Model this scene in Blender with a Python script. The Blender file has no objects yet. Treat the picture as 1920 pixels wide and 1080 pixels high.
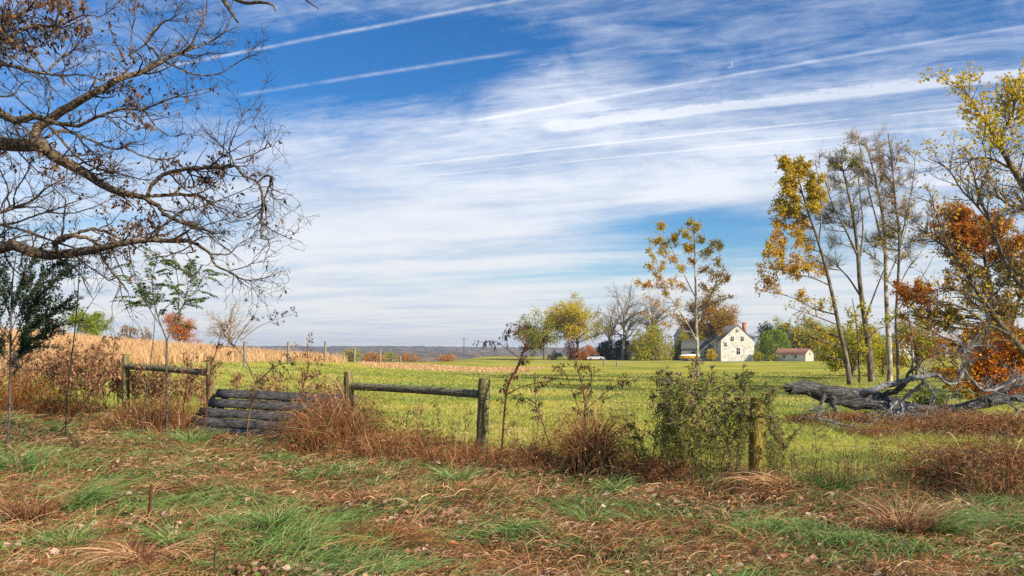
import bpy, math, numpy as np
from math import radians as R, sin, cos, pi
sc = bpy.context.scene
COL = sc.collection
rng = np.random.default_rng(7)

# ---------------------------------------------------------------- camera
F = 1493.0; HZ = 655.0; CH = 1.63          # focal length in px of the 1920 photo, horizon row, eye height
cam_d = bpy.data.cameras.new("camera"); cam = bpy.data.objects.new("camera", cam_d); COL.objects.link(cam)
cam_d.sensor_width = 36; cam_d.lens = 36 * F / 1920
cam_d.shift_y = (HZ - 540) / 1920
cam_d.clip_start = 0.1; cam_d.clip_end = 30000
cam.location = (0, 0, CH); cam.rotation_euler = (R(90), 0, 0)
sc.camera = cam

# ---------------------------------------------------------------- light
SUN_EL = 30; TO_SUN = (0.80, -0.60)
sun_d = bpy.data.lights.new("sun", 'SUN'); sun = bpy.data.objects.new("sun", sun_d); COL.objects.link(sun)
sun_d.energy = 4.8; sun_d.angle = R(0.6); sun_d.color = (1.0, .90, .74)
sun.location = (30, -30, 40)
sun.rotation_euler = (R(90 - SUN_EL), 0, math.atan2(TO_SUN[0], -TO_SUN[1]))
sc.view_settings.view_transform = 'Standard'; sc.view_settings.look = 'None'
sc.view_settings.exposure = 0.58; sc.view_settings.gamma = 1
sc.view_settings.use_curve_mapping = False
sc.render.engine = 'CYCLES'
sc.cycles.max_bounces = 6; sc.cycles.diffuse_bounces = 3; sc.cycles.transparent_max_bounces = 8
sc.cycles.use_denoising = False


class E:                                   # tiny expression helper over math nodes
    def __init__(s, nt, sock): s.nt = nt; s.s = sock
    def _m(s, op, *o):
        n = s.nt.nodes.new('ShaderNodeMath'); n.operation = op
        for i, a in enumerate((s,) + o):
            if isinstance(a, E): s.nt.links.new(a.s, n.inputs[i])
            else: n.inputs[i].default_value = a
        return E(s.nt, n.outputs[0])
    def __add__(s, o): return s._m('ADD', o)
    def __sub__(s, o): return s._m('SUBTRACT', o)
    def __mul__(s, o): return s._m('MULTIPLY', o)
    def __truediv__(s, o): return s._m('DIVIDE', o)
    __radd__ = __add__; __rmul__ = __mul__
    def __rsub__(s, o): return (s * -1) + o
    def mx(s, o): return s._m('MAXIMUM', o)
    def mn(s, o): return s._m('MINIMUM', o)
    def pw(s, o): return s._m('POWER', o)
    def sq(s): return s * s
    def exp(s): return s._m('EXPONENT')
    def ab(s): return s._m('ABSOLUTE')
    def clamp(s): return s.mx(0.0).mn(1.0)
    def step(s, a, b):                      # smoothstep
        n = s.nt.nodes.new('ShaderNodeMapRange'); n.interpolation_type = 'SMOOTHSTEP'
        s.nt.links.new(s.s, n.inputs[0]); n.inputs[1].default_value = a; n.inputs[2].default_value = b
        return E(s.nt, n.outputs[0])


def comb(nt, x, y, z=0.0):
    n = nt.nodes.new('ShaderNodeCombineXYZ')
    for i, a in enumerate((x, y, z)):
        if isinstance(a, E): nt.links.new(a.s, n.inputs[i])
        else: n.inputs[i].default_value = a
    return n.outputs[0]


def noise(nt, vec, scale=1.0, detail=5, rough=.55, dist=0.0):
    n = nt.nodes.new('ShaderNodeTexNoise')
    n.inputs['Scale'].default_value = scale; n.inputs['Detail'].default_value = detail
    n.inputs['Roughness'].default_value = rough; n.inputs['Distortion'].default_value = dist
    if vec is not None: nt.links.new(vec, n.inputs['Vector'])
    return E(nt, n.outputs[0])


def mixc(nt, f, a, b, mode='MIX'):
    n = nt.nodes.new('ShaderNodeMix'); n.data_type = 'RGBA'; n.blend_type = mode
    for i, v in ((0, f), (6, a), (7, b)):
        if isinstance(v, E): v = v.s
        if hasattr(v, 'is_output'): nt.links.new(v, n.inputs[i])
        elif i == 0: n.inputs[0].default_value = v
        else: n.inputs[i].default_value = (*v, 1)[:4]
    return n.outputs[2]


# ---------------------------------------------------------------- sky
world = bpy.data.worlds.new("World"); sc.world = world; world.use_nodes = True
nt = world.node_tree; nt.nodes.clear()
out = nt.nodes.new('ShaderNodeOutputWorld'); bg = nt.nodes.new('ShaderNodeBackground')
nt.links.new(bg.outputs[0], out.inputs[0])
sky = nt.nodes.new('ShaderNodeTexSky'); sky.sky_type = 'NISHITA'; sky.sun_disc = False
sky.sun_elevation = R(SUN_EL); sky.sun_rotation = math.atan2(TO_SUN[0], TO_SUN[1])
sky.air_density = 1.0; sky.dust_density = .4; sky.ozone_density = 3.0
SKY = 0.09
bg.inputs[1].default_value = SKY
hs = nt.nodes.new('ShaderNodeHueSaturation'); nt.links.new(sky.outputs[0], hs.inputs['Color'])
hs.inputs['Saturation'].default_value = 1.25; hs.inputs['Value'].default_value = 1.0
tc = nt.nodes.new('ShaderNodeTexCoord'); sp = nt.nodes.new('ShaderNodeSeparateXYZ')
nt.links.new(tc.outputs['Generated'], sp.inputs[0])
dx, dy, dz = (E(nt, sp.outputs[i]) for i in range(3))
yy = dy.mx(.08); u = dx / yy; v = dz / yy
zz = dz.mx(0.0) + .03
pxx = dx / zz; pyy = dy / zz
s_ = pxx * .93 - pyy * .37; t_ = pxx * .37 + pyy * .93      # along / across the air currents, on the cloud deck
n1 = noise(nt, comb(nt, s_ * .5, t_ * 1.1, 3.1), 1.0, 9, .58, .5)
n2 = noise(nt, comb(nt, s_ * 1.6, t_ * 3.6, 7.7), 1.6, 8, .68, 1.2)
n3 = noise(nt, comb(nt, u * 1.6 - v * 1.0, v * 11.0, 1.3), 1.0, 8, .55, .35)
n5 = noise(nt, comb(nt, s_ * 1.3 + 3.0, t_ * 7.0, 9.1), 1.0, 9, .7, 1.6)
n6 = noise(nt, comb(nt, u * 8.0 - v * 5.0, v * 17.0 + u * 3.0, 2.9), 1.0, 8, .68, .9)
n4 = noise(nt, comb(nt, u * 5.0, v * 44.0, 5.3), 1.0, 6, .6, .3)


def blob(cx, cy, rx, ry, rot=0.0):
    a = u - (cx - 960) / F; b = v - (HZ - cy) / F
    c, s = cos(rot), sin(rot)
    p = (a * c + b * s) / (rx / F); q = (b * c - a * s) / (ry / F)
    return ((p * p + q * q) * -1.0).exp()


cov = .66 - v.step(.16, .42) * .25
cov = cov + (n1 - .5) * 1.5 + (n3 - .5) * (1.05 - v.step(.2, .42) * .8) + (n2 - .5) * (.35 + v.step(.16, .4) * .75) + (n4 - .5) * .34 + (n5 - .5) * (.3 + v.step(.12, .3) * .55) + (n6 - .5) * (.55 + v.step(.1, .3) * .35)
cov = cov - blob(680, 115, 330, 62, .06) * 1.25 - blob(1330, 430, 250, 46, -.03) * 1.15 - blob(1130, 508, 340, 26, .03) * .6
cov = cov + blob(1330, 365, 300, 34, .03) * .5 + blob(760, 300, 480, 90, .05) * .3 + blob(1080, 110, 150, 90, .5) * .25
cov = cov + blob(950, 430, 700, 80) * .25 + blob(1700, 205, 350, 50, .05) * .2 - blob(1560, 130, 260, 28, .1) * .3
cov = cov + blob(250, 560, 700, 60) * .2
cov = cov * .82 + .03 - v.step(.24, .36) * u.step(.05, .35) * -.05 - v.step(.12, .30) * .05
low = 1.0 - v.step(0.0, .16)
cov = cov + low * .5 + (1.0 - u.step(-.1, .25)) * (1.0 - v.step(.1, .3)) * .15
dens = cov.step(-.06, 1.08) * .93


def trail(t0, w, sa, sb, k, slope=0.0, fz=0.0, soft=.06):
    c = t_ - t0 - s_ * slope
    if fz: c = c + (n2 - .5) * fz
    g = ((c / w).sq() * -1.0).exp()
    return g * s_.step(sa - soft, sa + soft) * (1.0 - s_.step(sb - soft, sb + soft)) * k


wis = noise(nt, comb(nt, s_ * 9.0, t_ * 9.0, 2.2), 1.0, 5, .7, .4)
puf = noise(nt, comb(nt, s_ * 26.0, t_ * 14.0, 4.2), 1.0, 6, .65, 1.2)
tr = trail(3.04, .050, -1.05, 3.5, 1.0, 0, .16) * (wis * 1.6 + puf * 1.7 - .8).clamp() * .95
tr = tr + trail(3.09, .02, -1.05, 3.5, .28, 0, .08)
tr = tr + trail(3.365, .012, -1.95, 2.5, .5, 0, .02) * (wis * 2 - .3).clamp() + trail(3.60, .012, -1.9, 1.5, .25, .01)
tr = tr + trail(1.976, .010, -2.4, .8, .6, 0, .022) * (wis * 2.2 - .5).clamp() + trail(2.32, .013, -1.95, -.9, .4, .02, .02) * (wis * 2.2 - .5).clamp()
tr = tr + trail(2.70, .013, -1.3, 2.0, .4, -.13, .03) * (wis * 2.2 - .4).clamp()
dens = (dens + tr).clamp()
# faint day moon
mu = u - (1368 - 960) / F; mv = v - (HZ - 121) / F
m1 = 1.0 - (mu.sq() + mv.sq()).pw(.5).step(.0044, .0050)
m2 = 1.0 - ((mu + .0022).sq() + (mv - .0012).sq()).pw(.5).step(.0038, .0050)
moon = (m1 - m2).clamp() * .2
ccol = mixc(nt, v.step(.02, .30), (.60, .60, .60), (.64, .67, .73))
ccol = mixc(nt, n1.step(.30, .62), (.46, .50, .58), ccol)
ccol = mixc(nt, v.step(.24, .40) * u.step(-.05, .40) * .75, ccol, (.40, .46, .60))
cw = nt.nodes.new('ShaderNodeVectorMath'); cw.operation = 'SCALE'; nt.links.new(ccol, cw.inputs[0]); cw.inputs[3].default_value = 1.0 / SKY
skyc = mixc(nt, v.step(-.02, .30), (.95, 1.0, 1.0), (.46, .78, 1.0))
skc = mixc(nt, 1.0, hs.outputs[0], skyc, 'MULTIPLY')
fin = mixc(nt, dens, skc, cw.outputs[0])
fin = mixc(nt, moon, fin, (8.0, 8.0, 8.0))
nt.links.new(fin, bg.inputs[0])

# ---------------------------------------------------------------- materials
MATS = {}


def mat(name, cols, attr=False, rough=.85, transl=0.0, nscale=0.0, stretch=(1, 1, 1), bump=0.0, spec=.2, dirt=None, metal=0.0, contrast=(.3, .7)):
    """cols: colour stops. attr: ramp driven by the per-leaf value 'rnd'; otherwise by noise in object space."""
    m = bpy.data.materials.new(name); m.use_nodes = True; t = m.node_tree; t.nodes.clear()
    o = t.nodes.new('ShaderNodeOutputMaterial'); b = t.nodes.new('ShaderNodeBsdfPrincipled')
    b.inputs['Roughness'].default_value = rough; b.inputs['Specular IOR Level'].default_value = spec
    b.inputs['Metallic'].default_value = metal
    cols = list(cols) * 2 if len(cols) == 1 else cols
    r = t.nodes.new('ShaderNodeValToRGB'); el = r.color_ramp.elements
    while len(el) < len(cols): el.new(.5)
    for i, c in enumerate(cols):
        el[i].position = i / max(1, len(cols) - 1); el[i].color = (*c, 1)
    f = None
    if nscale:
        tcn = t.nodes.new('ShaderNodeTexCoord'); mp = t.nodes.new('ShaderNodeMapping'); mp.inputs['Scale'].default_value = stretch
        t.links.new(tcn.outputs['Object'], mp.inputs[0])
        f = noise(t, mp.outputs[0], nscale, 6, .65)
    if attr:
        a = t.nodes.new('ShaderNodeAttribute'); a.attribute_name = 'rnd'; src = E(t, a.outputs['Fac'])
        if f is not None: src = (src + (f - .5) * .7).clamp()
    else:
        src = f.step(*contrast) if f is not None else None
    if src is not None: t.links.new(src.s, r.inputs[0])
    colr = r.outputs[0]
    if dirt:
        g = noise(t, mp.outputs[0], nscale * .35, 4, .6)
        colr = mixc(t, g.step(.5, .68), colr, dirt)
    t.links.new(colr, b.inputs['Base Color'])
    if bump and f is not None:
        bn = t.nodes.new('ShaderNodeBump'); bn.inputs['Strength'].default_value = bump; bn.inputs['Distance'].default_value = .02
        t.links.new(f.s, bn.inputs['Height']); t.links.new(bn.outputs[0], b.inputs['Normal'])
    if transl:
        tl = t.nodes.new('ShaderNodeBsdfTranslucent'); t.links.new(colr, tl.inputs[0])
        mx = t.nodes.new('ShaderNodeMixShader'); mx.inputs[0].default_value = transl
        t.links.new(b.outputs[0], mx.inputs[1]); t.links.new(tl.outputs[0], mx.inputs[2]); t.links.new(mx.outputs[0], o.inputs[0])
    else:
        t.links.new(b.outputs[0], o.inputs[0])
    MATS[name] = m
    return m


twig_bark = mat('oak_twig', [(.022, .017, .014), (.06, .045, .033), (.13, .10, .075)], nscale=12)
oak_bark = mat('oak_bark', [(.022, .017, .014), (.10, .072, .046), (.27, .20, .13)], nscale=22, stretch=(1, 1, 1), bump=.8)
dark_bark = mat('dark_bark', [(.035, .028, .022), (.10, .08, .06), (.2, .17, .13)], nscale=9, stretch=(1, 1, .3), bump=.6)
pale_bark = mat('pale_bark', [(.09, .06, .04), (.32, .27, .19), (.64, .60, .50)], nscale=5, stretch=(1, 1, .5), bump=.3)
grey_bark = mat('grey_bark', [(.05, .04, .03), (.13, .10, .07), (.30, .26, .20)], nscale=8, stretch=(1, 1, .3), bump=.5)
dead_wood = mat('dead_wood', [(.018, .016, .014), (.075, .07, .064), (.24, .235, .23)], nscale=6, stretch=(.3, 5, 5), bump=.7, contrast=(.32, .75))
far_bark = mat('far_bark', [(.16, .13, .10), (.36, .31, .25)], nscale=2)
dead_twig = mat('dead_twig', [(.07, .07, .07), (.19, .185, .18), (.34, .335, .33)], nscale=14, bump=.3)
post_wood = mat('post_wood', [(.06, .05, .022), (.20, .16, .065), (.40, .31, .15)], nscale=9, stretch=(4, 4, .25), bump=.9, dirt=(.15, .17, .05))
rail_wood = mat('rail_wood', [(.05, .05, .03), (.18, .17, .09), (.34, .31, .19)], nscale=9, stretch=(.3, 4, 4), bump=.9)
mossy_wood = mat('mossy_wood', [(.08, .07, .02), (.24, .18, .03), (.40, .28, .07)], nscale=16, stretch=(3, 3, .5), bump=.9)
gate_wood = mat('gate_wood', [(.025, .024, .024), (.075, .072, .07), (.16, .152, .145)], nscale=8, stretch=(.15, 5, 5), bump=.3, contrast=(.3, .72))
stone = None
red_stem = mat('red_stem', [(.10, .03, .018), (.22, .075, .045)], nscale=6)
brown_stem = mat('brown_stem', [(.10, .055, .03), (.24, .14, .08)], nscale=6)
grey_stem = mat('grey_stem', [(.06, .05, .04), (.17, .14, .11)], nscale=6)
green_stem = mat('green_stem', [(.06, .07, .03), (.16, .14, .07)], nscale=6)
L_oak = mat('oak_leaf', [(.05, .03, .02), (.12, .065, .035), (.20, .115, .05), (.25, .11, .045)], attr=True, transl=.3)
L_dry = mat('dry_leaf', [(.10, .055, .03), (.28, .15, .07), (.50, .31, .16), (.60, .26, .09)], attr=True, transl=.3)
L_dark = mat('withered_leaf', [(.022, .018, .013), (.05, .038, .026), (.12, .075, .04)], attr=True, transl=.1)
L_green = mat('green_leaf', [(.05, .09, .018), (.11, .19, .03), (.24, .34, .06)], attr=True, transl=.4)
L_priv = mat('privet_leaf', [(.02, .05, .022), (.05, .09, .04), (.11, .16, .075)], attr=True, transl=.25)
L_weed = mat('weed_leaf', [(.08, .12, .03), (.20, .25, .05), (.42, .40, .09), (.42, .26, .12)], attr=True, transl=.5)
L_seed = mat('seed_head', [(.12, .08, .055), (.24, .18, .12), (.36, .28, .2)], attr=True, transl=.2)
L_syc = mat('sycamore_leaf', [(.28, .25, .03), (.60, .44, .03), (.68, .42, .035), (.56, .24, .04)], attr=True, transl=.4)
L_yel = mat('yellow_leaf', [(.26, .27, .02), (.54, .48, .03), (.72, .54, .03), (.66, .38, .03)], attr=True, transl=.4)
L_yg = mat('yellow_green_leaf', [(.11, .14, .014), (.28, .30, .025), (.50, .46, .03), (.52, .34, .03)], attr=True, transl=.35)
L_grn = mat('bright_green_leaf', [(.12, .18, .015), (.28, .36, .025), (.46, .52, .05)], attr=True, transl=.45)
L_ever = mat('evergreen_leaf', [(.008, .02, .012), (.016, .036, .016), (.035, .06, .022)], attr=True, transl=.1)
L_org = mat('orange_leaf', [(.20, .18, .02), (.42, .26, .025), (.64, .25, .02), (.60, .14, .02)], attr=True, transl=.4)
L_red = mat('rust_leaf', [(.17, .17, .025), (.40, .25, .03), (.60, .22, .03), (.50, .12, .03)], attr=True, transl=.4)
L_tan = mat('tan_shrub_leaf', [(.22, .15, .07), (.36, .25, .11), (.42, .2, .08)], attr=True, transl=.3)
G_green = mat('grass_green', [(.05, .11, .02), (.15, .27, .06), (.27, .40, .12), (.48, .48, .22)], attr=True, transl=.3, rough=.6)
G_field = mat('grass_field', [(.12, .21, .045), (.29, .35, .075), (.50, .46, .12), (.72, .54, .26)], attr=True, transl=.35)
G_straw = mat('grass_straw', [(.12, .05, .022), (.34, .155, .065), (.54, .30, .14), (.72, .50, .29)], attr=True, transl=.2)
G_rust = mat('grass_rust', [(.14, .05, .02), (.36, .14, .05), (.56, .26, .10)], attr=True, transl=.2)
G_tan = mat('grass_tan', [(.42, .25, .10), (.62, .39, .18), (.75, .52, .28), (.56, .27, .11)], attr=True, transl=.3)
L_litter = mat('litter_leaf', [(.09, .05, .03), (.24, .12, .07), (.42, .24, .15), (.58, .42, .34), (.62, .18, .05)], attr=True, transl=.15)


# ---------------------------------------------------------------- geometry helpers
def nrm(a): return a / np.maximum(np.linalg.norm(a, axis=-1, keepdims=True), 1e-9)


def at(px, py, Y): return np.array([(px - 960) / F * Y, Y, CH + (HZ - py) / F * Y])


class G:                                    # collects vertices / faces for ONE mesh
    def __init__(s): s.v = []; s.f3 = []; s.f4 = []; s.r = []; s.n = 0
    def add(s, V, f3=None, f4=None, r=None):
        V = np.asarray(V, float).reshape(-1, 3)
        if f3 is not None: s.f3.append(np.asarray(f3, int).reshape(-1, 3) + s.n)
        if f4 is not None: s.f4.append(np.asarray(f4, int).reshape(-1, 4) + s.n)
        s.r.append(np.zeros(len(V)) if r is None else np.asarray(r, float)); s.v.append(V); s.n += len(V)
        return s
    def tubes(s, P, Rr, sides=5, r=None, cap=False):
        P = np.asarray(P, float); Rr = np.asarray(Rr, float)
        if P.ndim == 2: P = P[None]; Rr = Rr[None]
        N, K, _ = P.shape
        T = np.empty_like(P); T[:, 1:-1] = P[:, 2:] - P[:, :-2]; T[:, 0] = P[:, 1] - P[:, 0]; T[:, -1] = P[:, -1] - P[:, -2]
        T = nrm(T); ch = nrm(P[:, -1] - P[:, 0])
        ref = np.where(np.abs(ch[:, 2:3]) > .75, np.array([[1., 0.13, 0]]), np.array([[0.05, 0.1, 1.]]))
        A = nrm(np.cross(T, ref[:, None])); B = np.cross(T, A)
        a = np.arange(sides) / sides * 2 * pi
        V = P[:, :, None] + Rr[:, :, None, None] * (A[:, :, None] * np.cos(a)[:, None] + B[:, :, None] * np.sin(a)[:, None])
        base = (np.arange(N)[:, None, None] * K + np.arange(K - 1)[None, :, None]) * sides
        i = np.arange(sides); j = (i + 1) % sides
        f = np.stack([base + i, base + j, base + j + sides, base + i + sides], -1)
        rr = np.zeros(N * K * sides) if r is None else np.repeat(r, K * sides)
        s.add(V, f4=f, r=rr)
        if cap:
            for n in range(N):
                for k in (0, K - 1):
                    ring = V[n, k]; c = ring.mean(0); vv = np.vstack([ring, c])
                    ff = [(q, (q + 1) % sides, sides) if k else ((q + 1) % sides, q, sides) for q in range(sides)]
                    s.add(vv, f3=ff)
        return s
    def leaves(s, P, D, S, W, r, rg, fold=.12):
        N = len(P)
        D = nrm(D); sd = nrm(np.cross(D, rg.normal(size=(N, 3)))); nn = np.cross(sd, D)
        S = np.broadcast_to(S, N)[:, None]; W = np.broadcast_to(W, N)[:, None]
        V = np.stack([P, P + D * S * .42 + sd * W * .5 + nn * S * fold, P + D * S - nn * S * fold, P + D * S * .42 - sd * W * .5 + nn * S * fold], 1)
        b = np.arange(N)[:, None] * 4
        s.add(V, f4=b + np.arange(4), r=np.repeat(r, 4)); return s
    def ribbons(s, P, W, r, rg, up=0.0):
        N, K, _ = P.shape
        T = P[:, -1] - P[:, 0]
        q = rg.normal(size=(N, 3)); q[:, 2] += up
        sd = nrm(np.cross(T, q))[:, None] * .5
        w = np.asarray(W)[:, None, None] * (np.linspace(1, .12, K)[None, :, None])
        V = np.stack([P - sd * w, P + sd * w], 2)
        b = (np.arange(N)[:, None] * K + np.arange(K - 1)) * 2
        f = np.stack([b, b + 1, b + 3, b + 2], -1)
        s.add(V, f4=f, r=np.repeat(r, K * 2)); return s
    def box(s, c, d, rz=0.0, rx=0.0, taper=0.0):
        x, y, z = np.array(d) / 2
        V = np.array([[-x, -y, -z], [x, -y, -z], [x, y, -z], [-x, y, -z], [-x, -y, z], [x, -y, z], [x, y, z], [-x, y, z]], float)
        if rx: V = V @ np.array([[1, 0, 0], [0, cos(rx), sin(rx)], [0, -sin(rx), cos(rx)]])
        if rz: V = V @ np.array([[cos(rz), sin(rz), 0], [-sin(rz), cos(rz), 0], [0, 0, 1]])
        s.add(V + np.array(c), f4=[(0, 3, 2, 1), (4, 5, 6, 7), (0, 1, 5, 4), (1, 2, 6, 5), (2, 3, 7, 6), (3, 0, 4, 7)]); return s
    def poly(s, pts):
        n = len(pts)
        if n == 4: s.add(pts, f4=[(0, 1, 2, 3)])
        else: s.add(pts, f3=[(0, i, i + 1) for i in range(1, n - 1)])
        return s
    def prism(s, pts2, axis_o, ax, az, ay, depth):
        """profile pts2 (a,b) spanned by ax,az at origin axis_o, extruded by ay*depth"""
        p = np.array(pts2, float); n = len(p)
        A = np.array(axis_o) + p[:, :1] * np.array(ax) + p[:, 1:] * np.array(az)
        B = A + np.array(ay) * depth
        s.poly(A[::-1]); s.poly(B)
        V = np.vstack([A, B]); s.add(V, f4=[(i, (i + 1) % n, n + (i + 1) % n, n + i) for i in range(n)]); return s
    def build(s, name, m, parent=None, loc=None, smooth=False):
        V = np.vstack(s.v); off = np.zeros(3)
        if parent is not None and parent.get('_base') is not None: off = np.array(parent['_base'])
        elif loc is not None: off = np.array(loc, float)
        V = V - off
        f3 = np.vstack(s.f3) if s.f3 else np.zeros((0, 3), int); f4 = np.vstack(s.f4) if s.f4 else np.zeros((0, 4), int)
        me = bpy.data.meshes.new(name); me.vertices.add(len(V)); me.vertices.foreach_set('co', V.astype(np.float32).ravel())
        nl = f3.size + f4.size; me.loops.add(nl)
        me.loops.foreach_set('vertex_index', np.concatenate([f3.ravel(), f4.ravel()]).astype(np.int32))
        me.polygons.add(len(f3) + len(f4))
        st = np.concatenate([np.arange(len(f3)) * 3, f3.size + np.arange(len(f4)) * 4]).astype(np.int32)
        me.polygons.foreach_set('loop_start', st)
        at_ = me.attributes.new('rnd', 'FLOAT', 'POINT'); at_.data.foreach_set('value', np.concatenate(s.r).astype(np.float32))
        if smooth: me.polygons.foreach_set('use_smooth', np.ones(len(f3) + len(f4), bool))
        me.update(calc_edges=True); me.validate()
        if m is not None: me.materials.append(m)
        o = bpy.data.objects.new(name, me); COL.objects.link(o)
        if parent is not None: o.parent = parent
        elif loc is not None: o.location = loc
        return o


def tag(o, label, cat, group=None):
    o['label'] = label; o['category'] = cat
    if group: o['group'] = group
    return o


def thing(name, label, cat, base, group=None):
    o = bpy.data.objects.new(name, None); COL.objects.link(o); o.location = [float(q) for q in base]
    o.empty_display_size = .2; o['_base'] = [float(q) for q in base]
    return tag(o, label, cat, group)


def copy_thing(o, loc, rz, label):
    c = o.copy(); COL.objects.link(c); c.location = loc; c.rotation_euler.z = rz; c['label'] = label
    for ch in list(o.children):
        k = ch.copy(); COL.objects.link(k); k.parent = c
        for g in ch.children:
            q = g.copy(); COL.objects.link(q); q.parent = k
    return c


def sn(x, y, k=1.0, s=0.0):                 # cheap smooth noise, about -1..1
    return (np.sin(x * k * 1.3 + 1.7 * np.sin(y * k * .9 + s) + s) + np.sin(y * k * 1.7 + 1.3 * np.sin(x * k * 1.1 + 2 * s) + 2.1 + s) + np.sin((x + y) * k * .8 + s * 3 + np.sin((x - y) * k * 1.9))) / 3


def sstep(a, b, x):
    t = np.clip((x - a) / (b - a), 0, 1); return t * t * (3 - 2 * t)


def H(x, y):
    x = np.asarray(x, float); y = np.asarray(y, float)
    z = np.interp(y, [-200, 0, 20, 60, 110, 150, 190, 230, 265, 300, 500, 1500, 6000], [0, 0, 0, -.15, -.75, -.95, -1.2, -1.1, -.75, -1.6, -16, -45, -60])
    near = 1 - sstep(110, 260, y)
    sp1 = np.log1p(np.exp(np.clip(-x - 3, -30, 30))); sp1 = np.where(-x - 3 > 30, -x - 3, sp1)
    sp2 = np.log1p(np.exp(np.clip(-x - 8, -30, 30))); sp2 = np.where(-x - 8 > 30, -x - 8, sp2)
    z = z + np.minimum(.045 * sp1 * sstep(3, 14, y), 4) * near + np.minimum(.035 * sp2, 4) * sstep(20, 70, y) * near
    z = z - np.clip(y - 74, 0, 60) * .03 * sstep(-6, -25, x)
    fz = 1 - sstep(14, 26, y)
    z = z + fz * (.035 * sn(x, y, 2.1) + .02 * sn(x, y, 5.3, 1.)) + .05 * sn(x, y, .35, 2.) * sstep(12, 30, y)
    return z


FX = [-60, -11, -8.0, -5.64, -2.7, -.43, 2.99, 9, 60]; FY = [50, 18.4, 16.5, 14.9, 13.2, 11.6, 9.8, 7.6, 0]
def fence_y(x): return np.interp(x, FX, FY)


def tanmask(x, y):                          # dry tall field at left, dry strip in the middle
    w = sn(x, y, .12, 3.)
    ra = x / np.maximum(y, 1); left = sstep(-2.5, 2.5, y - 28 - (ra + .61) * 97 + w * 3) * sstep(-.19, -.24, ra + w * .012) * sstep(20, 26, y)
    strip = sstep(60, 64, y) * (1 - sstep(92, 100, y)) * sstep(-.2, -.17, ra) * (1 - sstep(.015, .04, ra + w * .02))
    return np.clip(np.maximum(left, strip), 0, 1) * (1 - sstep(85, 110, y) * sstep(-12, -8, x))


# ---------------------------------------------------------------- ground
def ground():
    ys = np.concatenate([np.linspace(-40, 2, 22)[:-1], np.linspace(2, 18, 110)[:-1], 18 * (3150 / 18) ** np.linspace(0, 1, 230)])
    q = np.linspace(-1, 1, 281); xs = np.sinh(q * 6.2) / np.sinh(6.2) * 3000
    X, Yg = np.meshgrid(xs, ys); Z = H(X, Yg)
    V = np.stack([X, Yg, Z], -1); ny, nx = X.shape
    i = (np.arange(ny - 1)[:, None] * nx + np.arange(nx - 1)); f = np.stack([i, i + 1, i + nx + 1, i + nx], -1)
    g = G().add(V, f4=f)
    m = bpy.data.materials.new('ground'); m.use_nodes = True; t = m.node_tree; b = t.nodes['Principled BSDF']; b.inputs['Roughness'].default_value = .95
    b.inputs['Specular IOR Level'].default_value = .05
    a = t.nodes.new('ShaderNodeAttribute'); a.attribute_name = 'zone'
    sp = t.nodes.new('ShaderNodeSeparateColor'); t.links.new(a.outputs['Color'], sp.inputs[0])
    nr, tn = E(t, sp.outputs[0]), E(t, sp.outputs[1])
    tcn = t.nodes.new('ShaderNodeTexCoord'); ob = tcn.outputs['Object']
    a1 = noise(t, ob, 1.2, 8, .7); a2 = noise(t, ob, 14, 6, .7); a3 = noise(t, ob, .09, 5, .6)
    mp = t.nodes.new('ShaderNodeMapping'); mp.inputs['Scale'].default_value = (.6, 1.0, 1.0); t.links.new(ob, mp.inputs[0])
    a4 = noise(t, mp.outputs[0], .16, 6, .65)
    dirt = mixc(t, a2.step(.3, .7), (.04, .022, .013), (.20, .11, .06))
    dirt = mixc(t, a1.step(.48, .62), dirt, (.09, .12, .035))
    fld = mixc(t, a4.step(.36, .62), (.16, .23, .025), (.54, .43, .06))
    fld = mixc(t, (a1.step(.35, .75)) * .35, fld, (.20, .22, .05))
    fld = mixc(t, (a3.step(.52, .68)) * .6, fld, (.60, .42, .12))
    tan = mixc(t, a2.step(.3, .7), (.36, .22, .09), (.62, .40, .18))
    c = mixc(t, tn, fld, tan); c = mixc(t, nr, c, dirt)
    t.links.new(c, b.inputs['Base Color'])
    bn = t.nodes.new('ShaderNodeBump'); bn.inputs['Strength'].default_value = .6; bn.inputs['Distance'].default_value = .05
    t.links.new(a2.s, bn.inputs['Height']); t.links.new(bn.outputs[0], b.inputs['Normal'])
    o = g.build('ground', m, smooth=True)
    ca = o.data.color_attributes.new('zone', 'FLOAT_COLOR', 'POINT')
    d = Yg - fence_y(X) + .5 * sn(X, Yg, .9)
    zc = np.stack([1 - sstep(-.6, 1.0, d), tanmask(X, Yg), 0 * X, 0 * X + 1], -1)
    ca.data.foreach_set('color', zc.astype(np.float32).ravel())
    o['kind'] = 'structure'
ground()


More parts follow.
